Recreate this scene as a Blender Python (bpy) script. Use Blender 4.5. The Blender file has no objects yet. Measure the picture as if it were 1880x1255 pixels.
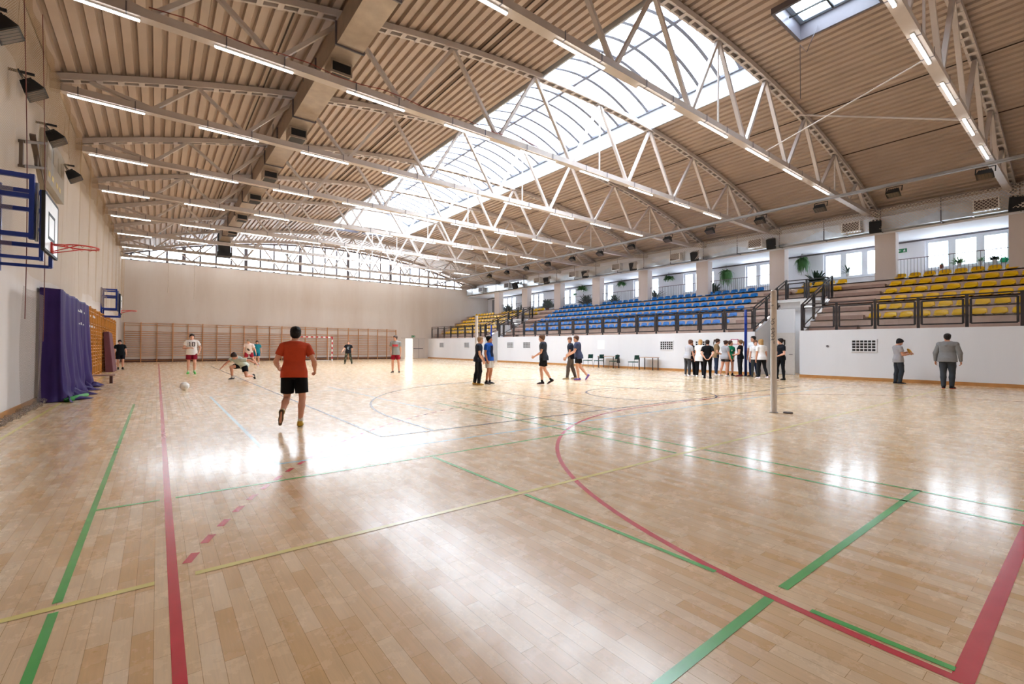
import bpy, bmesh, math, random
import numpy as np
from mathutils import Vector, Matrix
random.seed(7); RNG = np.random.default_rng(7)
SC = bpy.context.scene
COL = SC.collection
PI = math.pi

# ------------------------------------------------------------------ helpers
def lin(h):
    h = h.lstrip('#'); o = []
    for i in (0, 2, 4):
        c = int(h[i:i+2], 16) / 255.0
        o.append(c / 12.92 if c <= .04045 else ((c + .055) / 1.055) ** 2.4)
    return (o[0], o[1], o[2], 1.0)

def tag(o, label=None, cat=None, group=None, kind=None):
    if label: o['label'] = label
    if cat: o['category'] = cat
    if group: o['group'] = group
    if kind: o['kind'] = kind
    return o

def empty(name, loc=(0, 0, 0), rz=0.0, label=None, cat=None, group=None):
    o = bpy.data.objects.new(name, None); COL.objects.link(o)
    o.empty_display_size = .2
    o.location = loc; o.rotation_euler = (0, 0, rz)
    return tag(o, label, cat, group)

def link(name, me, mats, parent=None):
    o = bpy.data.objects.new(name, me); COL.objects.link(o)
    if not isinstance(mats, (list, tuple)): mats = [mats]
    if not me.materials:
        for m in mats: me.materials.append(m)
    if parent is not None: o.parent = parent
    return o

def kids(o): return [c for c in bpy.data.objects if c.parent == o]

class MB:
    """collects simple solids, links them as ONE mesh object"""
    def __init__(s): s.v = []; s.f = []; s.m = []; s.cur = 0
    def face(s, pts):
        b = len(s.v); s.v += [tuple(p) for p in pts]; s.f.append(tuple(range(b, b + len(pts)))); s.m.append(s.cur)
    def hexa(s, p):
        b = len(s.v); s.v += [tuple(q) for q in p]
        for q in ((0,3,2,1),(4,5,6,7),(0,1,5,4),(1,2,6,5),(2,3,7,6),(3,0,4,7)):
            s.f.append(tuple(b + i for i in q)); s.m.append(s.cur)
    def box(s, x0, x1, y0, y1, z0, z1):
        s.hexa([(x0,y0,z0),(x1,y0,z0),(x1,y1,z0),(x0,y1,z0),(x0,y0,z1),(x1,y0,z1),(x1,y1,z1),(x0,y1,z1)])
        return s
    def bar(s, a, b, w, h=None, up=(0, 0, 1)):
        """rectangular bar from a to b, w across, h along up"""
        h = h or w
        a = Vector(a); b = Vector(b); d = (b - a).normalized(); u = Vector(up)
        if abs(d.dot(u)) > .98: u = Vector((1, 0, 0))
        r = d.cross(u).normalized(); u = r.cross(d).normalized()
        P = []
        for c in (a, b):
            for i, j in ((-1,-1),(1,-1),(1,1),(-1,1)):
                P.append(c + r * (i * w / 2) + u * (j * h / 2))
        s.hexa([P[0],P[1],P[2],P[3],P[4],P[5],P[6],P[7]]); return s
    def tube(s, pts, r, n=8, closed=False, cap=True):
        pts = [Vector(p) for p in pts]; N = len(pts); rings = []
        rr = r if isinstance(r, (list, tuple)) else [r] * N
        pu = None
        for i, p in enumerate(pts):
            if closed: d = pts[(i + 1) % N] - pts[i - 1]
            else: d = pts[min(i + 1, N - 1)] - pts[max(i - 1, 0)]
            d = d.normalized() if d.length > 1e-9 else Vector((0, 0, 1))
            u = pu if pu is not None else (Vector((0, 0, 1)) if abs(d.z) < .9 else Vector((1, 0, 0)))
            u = (u - d * u.dot(d)).normalized(); pu = u; w = d.cross(u)
            b = len(s.v); rings.append(b)
            for k in range(n):
                t = 2 * PI * k / n
                s.v.append(tuple(p + (u * math.cos(t) + w * math.sin(t)) * rr[i]))
        for i in range(N if closed else N - 1):
            A = rings[i]; B = rings[(i + 1) % N]
            for k in range(n):
                s.f.append((A + k, A + (k + 1) % n, B + (k + 1) % n, B + k)); s.m.append(s.cur)
        if cap and not closed:
            s.f.append(tuple(rings[0] + k for k in range(n))[::-1]); s.m.append(s.cur)
            s.f.append(tuple(rings[-1] + k for k in range(n))); s.m.append(s.cur)
        return s
    def lathe(s, prof, n=16, c=(0, 0, 0)):
        rings = []
        for r, z in prof:
            b = len(s.v); rings.append(b)
            for k in range(n):
                t = 2 * PI * k / n
                s.v.append((c[0] + r * math.cos(t), c[1] + r * math.sin(t), c[2] + z))
        for i in range(len(prof) - 1):
            A = rings[i]; B = rings[i + 1]
            for k in range(n):
                s.f.append((A + k, A + (k + 1) % n, B + (k + 1) % n, B + k)); s.m.append(s.cur)
        s.f.append(tuple(rings[0] + k for k in range(n))[::-1]); s.m.append(s.cur)
        s.f.append(tuple(rings[-1] + k for k in range(n))); s.m.append(s.cur)
        return s
    def mesh(s, name, smooth=False):
        me = bpy.data.meshes.new(name)
        me.from_pydata(s.v, [], s.f)
        me.polygons.foreach_set('material_index', s.m)
        if smooth: me.polygons.foreach_set('use_smooth', [True] * len(s.f))
        me.update(); return me
    def build(s, name, mats, parent=None, smooth=False, bevel=0.0):
        o = link(name, s.mesh(name, smooth), mats, parent)
        if bevel:
            m = o.modifiers.new('bevel', 'BEVEL'); m.width = bevel; m.segments = 2; m.limit_method = 'ANGLE'
        return o

def dup(root, loc=None, rz=None, label=None, group=None):
    r = root.copy(); COL.objects.link(r)
    if loc is not None: r.location = loc
    if rz is not None: r.rotation_euler = (0, 0, rz)
    if label: r['label'] = label
    if group: r['group'] = group
    for ch in KID[root.name] if root.name in KID else kids(root):
        c = ch.copy(); COL.objects.link(c); c.parent = r
        for g in KID[ch.name] if ch.name in KID else kids(ch):
            d = g.copy(); COL.objects.link(d); d.parent = c
    return r
KID = {}
def freeze(root):
    KID[root.name] = kids(root)
    for c in KID[root.name]: KID[c.name] = kids(c)

ORD = ['first','second','third','fourth','fifth','sixth','seventh','eighth','ninth','tenth','eleventh','twelfth',
       'thirteenth','fourteenth','fifteenth','sixteenth','seventeenth','eighteenth','nineteenth','twentieth']
def nth(i):
    if i < 20: return ORD[i]
    t = {2:'twenty',3:'thirty',4:'forty'}[(i + 1) // 10]; u = (i + 1) % 10
    return t + '-' + ORD[u - 1] if u else {2:'twentieth',3:'thirtieth',4:'fortieth'}[(i + 1) // 10]

# ------------------------------------------------------------------ materials
def nodes(name):
    m = bpy.data.materials.new(name); m.use_nodes = True
    nt = m.node_tree; nt.nodes.clear()
    out = nt.nodes.new('ShaderNodeOutputMaterial')
    return m, nt, out
def N(nt, t, **kw):
    n = nt.nodes.new(t)
    for k, v in kw.items():
        if k == 'inp':
            for a, b in v.items(): n.inputs[a].default_value = b
        else: setattr(n, k, v)
    return n
def mat(name, hexc, rough=.5, metal=0.0, spec=.5, var=.06, scale=8.0, bump=0.0, alpha=1.0, coat=0.0):
    """principled with a little procedural tone variation"""
    m, nt, out = nodes(name)
    p = N(nt, 'ShaderNodeBsdfPrincipled', inp={'Roughness': rough, 'Metallic': metal, 'Specular IOR Level': spec, 'Alpha': alpha, 'Coat Weight': coat, 'Coat Roughness': .17})
    c = lin(hexc)
    tc = N(nt, 'ShaderNodeTexCoord')
    nz = N(nt, 'ShaderNodeTexNoise', inp={'Scale': scale, 'Detail': 3.0})
    nt.links.new(tc.outputs['Object'], nz.inputs['Vector'])
    rp = N(nt, 'ShaderNodeMapRange', inp={'From Min': .3, 'From Max': .7, 'To Min': 1 - var, 'To Max': 1 + var})
    nt.links.new(nz.outputs['Fac'], rp.inputs['Value'])
    mx = N(nt, 'ShaderNodeVectorMath', operation='SCALE'); mx.inputs[0].default_value = c[:3]
    nt.links.new(rp.outputs['Result'], mx.inputs['Scale'])
    nt.links.new(mx.outputs[0], p.inputs['Base Color'])
    if bump:
        b = N(nt, 'ShaderNodeBump', inp={'Strength': bump, 'Distance': .01})
        nt.links.new(nz.outputs['Fac'], b.inputs['Height']); nt.links.new(b.outputs[0], p.inputs['Normal'])
    nt.links.new(p.outputs[0], out.inputs[0])
    return m
def emis(name, col, st):
    m, nt, out = nodes(name)
    e = N(nt, 'ShaderNodeEmission', inp={'Color': col, 'Strength': st})
    nt.links.new(e.outputs[0], out.inputs[0]); return m

def plaster(name, hexa, hexb, hexs, streak=.5):
    """painted wall with faint vertical stains"""
    m, nt, out = nodes(name)
    p = N(nt, 'ShaderNodeBsdfPrincipled', inp={'Roughness': .75, 'Specular IOR Level': .25})
    tc = N(nt, 'ShaderNodeTexCoord')
    mp = N(nt, 'ShaderNodeMapping'); mp.inputs['Scale'].default_value = (.55, .55, .10)
    nt.links.new(tc.outputs['Object'], mp.inputs['Vector'])
    n1 = N(nt, 'ShaderNodeTexNoise', inp={'Scale': 1.0, 'Detail': 5.0, 'Roughness': .6})
    nt.links.new(mp.outputs[0], n1.inputs['Vector'])
    r1 = N(nt, 'ShaderNodeMapRange', inp={'From Min': .38, 'From Max': .68})
    nt.links.new(n1.outputs['Fac'], r1.inputs['Value'])
    mx = N(nt, 'ShaderNodeMix', data_type='RGBA'); mx.inputs['A'].default_value = lin(hexa); mx.inputs['B'].default_value = lin(hexb)
    nt.links.new(r1.outputs['Result'], mx.inputs['Factor'])
    n2 = N(nt, 'ShaderNodeTexNoise', inp={'Scale': 2.2, 'Detail': 6.0, 'Roughness': .7})
    nt.links.new(tc.outputs['Object'], n2.inputs['Vector'])
    r2 = N(nt, 'ShaderNodeMapRange', inp={'From Min': .62, 'From Max': .85, 'To Max': streak})
    nt.links.new(n2.outputs['Fac'], r2.inputs['Value'])
    m2 = N(nt, 'ShaderNodeMix', data_type='RGBA'); m2.inputs['B'].default_value = lin(hexs)
    nt.links.new(mx.outputs['Result'], m2.inputs['A']); nt.links.new(r2.outputs['Result'], m2.inputs['Factor'])
    nt.links.new(m2.outputs['Result'], p.inputs['Base Color'])
    n3 = N(nt, 'ShaderNodeTexNoise', inp={'Scale': 60.0, 'Detail': 2.0})
    nt.links.new(tc.outputs['Object'], n3.inputs['Vector'])
    b = N(nt, 'ShaderNodeBump', inp={'Strength': .08, 'Distance': .01})
    nt.links.new(n3.outputs['Fac'], b.inputs['Height']); nt.links.new(b.outputs[0], p.inputs['Normal'])
    nt.links.new(p.outputs[0], out.inputs[0]); return m

def parquet():
    m, nt, out = nodes('parquet')
    L = nt.links.new
    p = N(nt, 'ShaderNodeBsdfPrincipled', inp={'Specular IOR Level': .3, 'Coat Weight': .42, 'Coat Roughness': .125, 'Coat IOR': 1.5})
    tc = N(nt, 'ShaderNodeTexCoord')
    mp = N(nt, 'ShaderNodeMapping'); mp.inputs['Rotation'].default_value = (0, 0, PI / 2)
    L(tc.outputs['Object'], mp.inputs['Vector'])
    def brick(c1, c2, mort, bias, off):
        b = N(nt, 'ShaderNodeTexBrick', offset=off, squash=1.0)
        b.inputs['Color1'].default_value = c1; b.inputs['Color2'].default_value = c2; b.inputs['Mortar'].default_value = mort
        b.inputs['Scale'].default_value = 1.0; b.inputs['Mortar Size'].default_value = .0011; b.inputs['Mortar Smooth'].default_value = .2
        b.inputs['Bias'].default_value = bias; b.inputs['Brick Width'].default_value = .46; b.inputs['Row Height'].default_value = .08
        L(mp.outputs[0], b.inputs['Vector']); return b
    b1 = brick(lin('f8ddb8'), lin('e4b981'), lin('b78d5c'), -.1, .43)
    # grain
    mg = N(nt, 'ShaderNodeMapping'); mg.inputs['Scale'].default_value = (22, 1.3, 1)
    L(tc.outputs['Object'], mg.inputs['Vector'])
    g = N(nt, 'ShaderNodeTexNoise', inp={'Scale': 3.0, 'Detail': 6.0, 'Roughness': .65, 'Distortion': .6})
    L(mg.outputs[0], g.inputs['Vector'])
    gr = N(nt, 'ShaderNodeMapRange', inp={'From Min': .35, 'From Max': .7, 'To Min': .94, 'To Max': 1.05})
    L(g.outputs['Fac'], gr.inputs['Value'])
    # large tone drift and dark worn blotches
    d = N(nt, 'ShaderNodeTexNoise', inp={'Scale': .45, 'Detail': 4.0, 'Roughness': .6})
    L(tc.outputs['Object'], d.inputs['Vector'])
    dr = N(nt, 'ShaderNodeMapRange', inp={'From Min': .3, 'From Max': .7, 'To Min': .93, 'To Max': 1.06})
    L(d.outputs['Fac'], dr.inputs['Value'])
    w = N(nt, 'ShaderNodeTexNoise', inp={'Scale': 5.0, 'Detail': 5.0, 'Roughness': .7})
    L(tc.outputs['Object'], w.inputs['Vector'])
    wr = N(nt, 'ShaderNodeMapRange', inp={'From Min': .62, 'From Max': .85, 'To Min': 1.0, 'To Max': .90})
    L(w.outputs['Fac'], wr.inputs['Value'])
    m1 = N(nt, 'ShaderNodeMath', operation='MULTIPLY'); L(gr.outputs[0], m1.inputs[0]); L(dr.outputs[0], m1.inputs[1])
    m2 = N(nt, 'ShaderNodeMath', operation='MULTIPLY'); L(m1.outputs[0], m2.inputs[0]); L(wr.outputs[0], m2.inputs[1])
    sc = N(nt, 'ShaderNodeVectorMath', operation='SCALE'); L(b1.outputs['Color'], sc.inputs[0]); L(m2.outputs[0], sc.inputs['Scale'])
    L(sc.outputs[0], p.inputs['Base Color'])
    rr = N(nt, 'ShaderNodeMapRange', inp={'From Min': .3, 'From Max': .75, 'To Min': .22, 'To Max': .32})
    L(w.outputs['Fac'], rr.inputs['Value']); L(rr.outputs[0], p.inputs['Roughness'])
    bp = N(nt, 'ShaderNodeBump', inp={'Strength': .02, 'Distance': .004}); L(g.outputs['Fac'], bp.inputs['Height'])
    b2 = N(nt, 'ShaderNodeBump', inp={'Strength': .05, 'Distance': .004}, invert=True); L(b1.outputs['Fac'], b2.inputs['Height']); L(bp.outputs[0], b2.inputs['Normal'])
    # wavy boards blur reflections vertically
    wv = N(nt, 'ShaderNodeTexNoise', inp={'Scale': 1.0, 'Detail': 2.0})
    mw = N(nt, 'ShaderNodeMapping'); mw.inputs['Scale'].default_value = (13, 2.2, 1); L(tc.outputs['Object'], mw.inputs['Vector']); L(mw.outputs[0], wv.inputs['Vector'])
    b3 = N(nt, 'ShaderNodeBump', inp={'Strength': .035, 'Distance': .01}); L(wv.outputs['Fac'], b3.inputs['Height']); L(b2.outputs[0], b3.inputs['Normal'])
    L(b3.outputs[0], p.inputs['Normal']); L(b3.outputs[0], p.inputs['Coat Normal'])
    L(p.outputs[0], out.inputs[0]); return m

def lattice(name, hexc, pitch, thick, base=0.0):
    """knotted net: cords of a diamond lattice, open between; coordinates: object y and z"""
    m, nt, out = nodes(name); L = nt.links.new
    tc = N(nt, 'ShaderNodeTexCoord'); sp = N(nt, 'ShaderNodeSeparateXYZ'); L(tc.outputs['Object'], sp.inputs[0])
    def cord(sgn):
        a = N(nt, 'ShaderNodeMath', operation='MULTIPLY', inp={1: sgn}); L(sp.outputs['Z'], a.inputs[0])
        b = N(nt, 'ShaderNodeMath', operation='ADD'); L(sp.outputs['Y'], b.inputs[0]); L(a.outputs[0], b.inputs[1])
        c = N(nt, 'ShaderNodeMath', operation='DIVIDE', inp={1: pitch}); L(b.outputs[0], c.inputs[0])
        d = N(nt, 'ShaderNodeMath', operation='FRACT'); L(c.outputs[0], d.inputs[0])
        e = N(nt, 'ShaderNodeMath', operation='LESS_THAN', inp={1: thick / pitch}); L(d.outputs[0], e.inputs[0]); return e
    a, b = cord(1.0), cord(-1.0)
    mx = N(nt, 'ShaderNodeMath', operation='MAXIMUM'); L(a.outputs[0], mx.inputs[0]); L(b.outputs[0], mx.inputs[1])
    m2 = N(nt, 'ShaderNodeMath', operation='MAXIMUM', inp={1: base}); L(mx.outputs[0], m2.inputs[0])
    t = N(nt, 'ShaderNodeBsdfTransparent'); d = N(nt, 'ShaderNodeBsdfDiffuse', inp={'Color': lin(hexc)})
    s = N(nt, 'ShaderNodeMixShader'); L(m2.outputs[0], s.inputs[0]); L(t.outputs[0], s.inputs[1]); L(d.outputs[0], s.inputs[2])
    L(s.outputs[0], out.inputs[0]); return m

def glass(name, tint=(.96, .98, 1.0, 1), gl=.08, rough=.02, haze=0.0):
    m, nt, out = nodes(name); L = nt.links.new
    t = N(nt, 'ShaderNodeBsdfTransparent', inp={'Color': tint}); g = N(nt, 'ShaderNodeBsdfGlossy', inp={'Roughness': rough})
    s = N(nt, 'ShaderNodeMixShader', inp={0: gl}); L(t.outputs[0], s.inputs[1]); L(g.outputs[0], s.inputs[2])
    last = s
    if haze:
        d = N(nt, 'ShaderNodeBsdfTranslucent', inp={'Color': (.9, .92, .95, 1)})
        s2 = N(nt, 'ShaderNodeMixShader', inp={0: haze}); L(s.outputs[0], s2.inputs[1]); L(d.outputs[0], s2.inputs[2]); last = s2
    L(last.outputs[0], out.inputs[0]); return m

M = {}
M['floor'] = parquet()
M['wall'] = plaster('wall_plaster', 'e0d9d3', 'd6cbc2', 'c8b9a8', .5)
M['wall_white'] = plaster('white_plaster', 'e2e3e7', 'dcdde1', 'd3d2d2', .25)
M['gallery'] = plaster('gallery_paint', 'eff0f5', 'e8e8ee', 'dcdae0', .2)
M['column'] = plaster('column_paint', 'e2d6d0', 'd9cbc4', 'cdbdb4', .2)
M['roof'] = mat('roof_sheet', 'b3a091', .5, .0, .5, .07, .8)
M['steel'] = mat('grey_steel_paint', 'c4bab4', .45, .0, .5, .05, 3)
M['galv'] = mat('galvanised_sheet', 'a39384', .4, .25, .5, .12, 4)
M['zinc'] = mat('zinc_sheet', 'c9cdd0', .32, .8, .5, .08, 4)
M['white'] = mat('white_paint', 'f2f2f2', .4, var=.02)
M['winframe'] = mat('window_frame_white', 'dfe1e6', .35, var=.02)
M['dark'] = mat('dark_frame_paint', '2a2426', .4, var=.04)
M['mull'] = mat('mullion_grey', '625d64', .45, var=.03)
M['black'] = mat('black_plastic', '121214', .55, var=.05)
M['glass'] = glass('clear_glass')
M['railglass'] = glass('rail_glass', (.86, .88, .9, 1), .10)
M['poly'] = glass('skylight_sheet', (.93, .95, .98, 1), .04, .2, .25)
M['led'] = emis('tube_light', (1, .98, .95, 1), 6)
M['lamp_glass'] = mat('lamp_glass', '6b625c', .15, .2)
M['wood_tier'] = mat('stand_boards', 'd8bcab', .5, var=.09, scale=3)
M['wood_step'] = mat('step_boards', 'ad8c7d', .5, var=.09, scale=3)
M['base_orange'] = mat('skirting_wood', 'b9834a', .4, var=.1, scale=5)
M['base_dark'] = mat('dark_skirting', '54322a', .5, var=.1, scale=5)
M['bars'] = mat('wall_bar_wood', 'cd9562', .4, var=.1, scale=6)
M['bars_yellow'] = mat('varnished_pine', 'c98a3c', .35, var=.12, scale=6)
M['seat_blue'] = mat('blue_seat_plastic', '1583dc', .3, spec=.5, var=.03, scale=3)
M['seat_yellow'] = mat('yellow_seat_plastic', 'fcc90a', .3, spec=.5, var=.03, scale=3)
M['blue'] = mat('blue_gloss_paint', '062f8f', .3, var=.03)
M['orange_red'] = mat('red_rim_paint', 'd5342b', .35, var=.03)
M['red'] = mat('red_paint', 'c32438', .4, var=.05)
M['purple'] = mat('purple_cover', '35225e', .6, spec=.2, var=.10, scale=2)
M['net'] = lattice('net_cords', '9a8672', .055, .0055)
M['net_dense'] = lattice('gathered_net_cords', '8d7f74', .05, .011)
M['net_wide'] = lattice('wide_net_cords', 'd3c6ba', .13, .03)
M['net_band'] = lattice('bunched_net_cords', 'a58c70', .05, .012)
M['net_fine'] = lattice('net_veil_cords', 'c2aa88', .045, .0065)
M['leaf'] = mat('leaf_green', '3c6b2e', .5, var=.3, scale=20)
M['leaf_dark'] = mat('leaf_dark_green', '29402a', .5, var=.3, scale=20)
M['pot'] = mat('terracotta', '8a4b35', .6, var=.08)
M['potw'] = mat('white_pot', 'd8d6d2', .4, var=.03)
M['exit'] = mat('exit_green', '0d7a46', .4, var=.02)
M['line_red'] = mat('line_red', 'd93246', .25, var=.06, scale=6, coat=.4)
M['line_green'] = mat('line_green', '55bf5e', .25, var=.08, scale=6, coat=.4)
M['line_yellow'] = mat('line_yellow', 'f4e58c', .25, var=.05, scale=6, coat=.4)
M['line_blue'] = mat('line_pale_blue', 'b5dcea', .25, var=.05, scale=6, coat=.4)
M['line_grey'] = mat('line_dark_grey', '6c6a75', .25, var=.06, scale=6, coat=.4)

# ------------------------------------------------------------------ camera (measured from the room's own vanishing points)
H = 1.35
def make_camera():
    F, yaw, roll, pitch = 841.6, .6584, -.0052, -.0094
    c, s = math.cos(yaw), math.sin(yaw); cr, sr = math.cos(roll), math.sin(roll); cp, sp = math.cos(pitch), math.sin(pitch)
    def mp(x, y, w):
        X = cr * x - sr * y; Y0 = sr * x + cr * y
        Y = cp * Y0 + sp * w; Fw = cp * w - sp * Y0
        return Vector((Fw * s + X * c, Fw * c - X * s, -Y))
    rx, dn, fw = mp(1, 0, 0), mp(0, 1, 0), mp(0, 0, 1)
    mat4 = Matrix(((rx.x, -dn.x, -fw.x, 0), (rx.y, -dn.y, -fw.y, 0), (rx.z, -dn.z, -fw.z, H), (0, 0, 0, 1)))
    cd = bpy.data.cameras.new('camera'); cd.sensor_width = 36; cd.lens = F / 1880 * 36; cd.clip_start = .05; cd.clip_end = 300
    co = bpy.data.objects.new('camera', cd); COL.objects.link(co); co.matrix_world = mat4
    SC.camera = co
make_camera()
SC.view_settings.view_transform = 'Standard'; SC.view_settings.look = 'None'; SC.view_settings.gamma = 1.0
SC.view_settings.use_curve_mapping = False
SC.view_settings.exposure = 1.0
SKY_STRENGTH = 8.0
# ------------------------------------------------------------------ room numbers
XL, XR, XB = -2.2, 23.4, 31.3          # left wall, stand front wall, gallery back wall
YN, YF = -1.2, 45.2                    # near and far end walls
ZT = 7.76                              # top of far wall
def roof_z(x): return 10.62 - 2.45 * ((x - 13.3) / 15.5) ** 2
TS, TY0 = 4.62, 11.61
TRUSS = [TY0 + TS * k for k in range(-2, 8)]

def S(o): o['kind'] = 'structure'; return o

# floor: slab plus court markings
f = MB(); f.box(XL - .2, 28.4, YN - .2, YF + 6, -.2, 0)
floor = S(f.build('floor', M['floor']))
def lines(name, m, segs, label, z):
    """segs: polylines [(x,y),...], width"""
    b = MB()
    for si, (pts, w) in enumerate(segs):
        n = len(pts); zz = z + .00004 * min(si, 6)
        L, R = [], []
        for i, p in enumerate(pts):
            p = Vector((p[0], p[1])); d = Vector(pts[min(i + 1, n - 1)]) - Vector(pts[max(i - 1, 0)]); d.normalize()
            q = Vector((-d.y, d.x)) * (w / 2)
            L.append(p + q); R.append(p - q)
        for i in range(n - 1):
            b.face([(R[i].x, R[i].y, zz), (R[i+1].x, R[i+1].y, zz), (L[i+1].x, L[i+1].y, zz), (L[i].x, L[i].y, zz)])
    o = b.build(name, m, floor); o['label'] = label; return o
def arc(cx, cy, r, a0, a1, n=40):
    return [(cx + r * math.cos(math.radians(a0 + (a1 - a0) * i / n)), cy + r * math.sin(math.radians(a0 + (a1 - a0) * i / n))) for i in range(n + 1)]
GL = .36
goal6 = arc(8.6, GL, 6.0, 180, 90) + [(10.0, 6.42)] + arc(11.6, GL, 6.0, 90, 0)
red = [([(.085, YN), (.085, 40.4)], .05), ([(2.58, GL), (20.1, GL)], .07), (goal6, .05), ([(20.1, GL), (20.1, 40.4)], .05), ([(.085, 40.4), (20.1, 40.4)], .05),
       (arc(8.6, 40.4, 6.0, 180, 270) + arc(11.6, 40.4, 6.0, 270, 360), .05)]
a0 = math.degrees(math.acos(-(8.6 - .17) / 9.0))
full = arc(8.6, GL, 9.0, a0 + .25, 90, 60) + arc(11.6, GL, 9.0, 90, 20, 60)
acc = 0.0; cur = [full[0]]; on = True; STEP = .15
pos = full[0]
for q in full[1:]:                                              # 9 m dashes, 15 cm on, 15 cm off
    while True:
        dx, dy = q[0] - pos[0], q[1] - pos[1]; dl = math.hypot(dx, dy)
        if acc + dl < STEP:
            acc += dl; pos = q
            if on: cur.append(q)
            break
        t = (STEP - acc) / dl; pos = (pos[0] + dx * t, pos[1] + dy * t)
        if on: cur.append(pos); red.append((cur, .05))
        on = not on; cur = [pos]; acc = 0.0
lines('handball_lines', M['line_red'], red, 'red handball court lines', .0010)
lines('yellow_lines', M['line_yellow'], [([(-1.8, 3.29), (.0, 3.29)], .05), ([(.19, 3.29), (22.3, 3.30)], .05), ([(-1.74, 3.29), (-1.74, 40)], .05)], 'yellow court lines', .0022)
lines('badminton_lines', M['line_green'], [([(-.40, YN), (-.40, 3.235)], .04), ([(-.40, 3.345), (-.40, 13.4)], .04), ([(-.40, 5.02), (.03, 5.02)], .04), ([(.14, 5.02), (5.86, 5.10)], .04),
      ([(2.67, 5.02), (2.67, 3.35)], .04), ([(2.67, 3.24), (2.67, 1.44)], .04), ([(2.67, .93), (2.67, .39)], .04),
      ([(1.4, 1.09), (2.62, 1.11)], .05), ([(2.79, 1.11), (5.75, 1.09)], .05),
      ([(5.25, YN), (5.25, 3.24)], .04), ([(5.25, 3.35), (5.25, 9.7)], .04), ([(5.72, YN), (5.72, 3.24)], .04), ([(5.72, 3.35), (5.72, 9.7)], .04)], 'green badminton lines', .0016)
lines('volleyball_lines', M['line_blue'], [([(1.10, 5.73), (1.10, 14.2)], .05), ([(1.10, 5.75), (18.6, 5.78)], .05), ([(4.4, 15.5), (4.6, 8.65)], .05), ([(1.1, 14.2), (18.6, 14.2)], .05)], 'pale blue volleyball lines', .0004)
lines('basketball_lines', M['line_grey'], [([(2.65, 6.56), (2.65, 34.0)], .05), ([(2.65, 6.56), (17.7, 6.56)], .05), ([(3.5, 6.56), (3.5, 8.1)] + arc(10.0, 8.1, 6.5, 180, 0, 60) + [(16.5, 8.1), (16.5, 6.56)], .05),
      ([(7.86, 6.56), (7.96, 12.4)], .05), ([(12.6, 6.56), (12.0, 12.4)], .05), (arc(11.3, 8.1, 1.8, 0, 360, 40), .05), ([(17.65, 6.56), (17.65, 34.0)], .05)], 'dark grey basketball lines', .0028)

# walls
w = MB(); w.box(XL - .3, XL, YN - .3, YF + .3, 0, 8.35); S(w.build('wall_left', M['wall']))
w = MB(); w.box(XL - .3, XB + .3, YN - .3, YN, 0, 11); S(w.build('wall_near', M['wall']))
w = MB()                                                       # far wall with the doorway left open
w.box(XL - .3, 20.72, YF, YF + .3, 0, ZT); w.box(20.72, 21.52, YF, YF + .3, 2.12, ZT); w.box(21.52, XB + .3, YF, YF + .3, 0, ZT)
S(w.build('wall_far', M['wall']))
w = MB(); w.box(27.6, XB + .3, YF - .02, YF + .3, ZT, 8.4); S(w.build('wall_gable_end', M['wall']))
g = MB(); g.box(19, 24, YF + 3.0, YF + 3.1, 0, 2.2); S(g.build('wall_outdoor', mat('outdoor_render', '9c8f7c', .8)))
# doors of the far wall
d = MB(); d.box(21.55, 22.95, YF - .05, YF + .02, 0.01, 2.12)
door1 = S(d.build('door_1', mat('grey_door', 'cfc7c2', .45, var=.02)))
b = MB(); b.box(22.22, 22.24, YF - .056, YF - .05, .02, 2.1); b.build('door_seam', M['mull'], door1)
b = MB(); b.bar((21.62, YF - .12, 1.05), (22.7, YF - .12, 1.05), .05, .06); b.bar((21.65, YF - .12, 1.05), (21.65, YF - .04, 1.05), .05, .05); b.bar((22.66, YF - .12, 1.05), (22.66, YF - .04, 1.05), .05, .05)
b.build('push_bar', M['mull'], door1)
b = MB(); b.box(20.25, 23.05, YF - .04, YF + .01, 2.12, 2.2); S(b.build('trim_1', mat('door_lintel', 'c9bfb9', .5)))

# gable glazing above the far wall
fr = MB(); xs = [XL + .55 + 1.09 * i for i in range(27)]
for i, x in enumerate(xs):
    wdt = .26 if i % 4 == 3 else .13
    fr.box(x - wdt / 2, x + wdt / 2, YF + .05, YF + .2, ZT, roof_z(x) - .02)
xa = [XL + (28.0 - XL) * i / 40 for i in range(41)]
for a, c in zip(xa, xa[1:]):
    fr.hexa([(a, YF + .03, roof_z(a) - .12), (c, YF + .03, roof_z(c) - .12), (c, YF + .2, roof_z(c) - .12), (a, YF + .2, roof_z(a) - .12),
             (a, YF + .03, roof_z(a) + .1), (c, YF + .03, roof_z(c) + .1), (c, YF + .2, roof_z(c) + .1), (a, YF + .2, roof_z(a) + .1)])
fr.box(XL, 28, YF + .03, YF + .22, ZT, ZT + .06)
win1 = S(fr.build('window_1', M['mull']))
pn = MB()
for a, c in zip(xa, xa[1:]):
    pn.face([(a, YF + .12, ZT), (c, YF + .12, ZT), (c, YF + .12, roof_z(c)), (a, YF + .12, roof_z(a))])
pn.build('glass_pane', M['glass'], win1)

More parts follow.
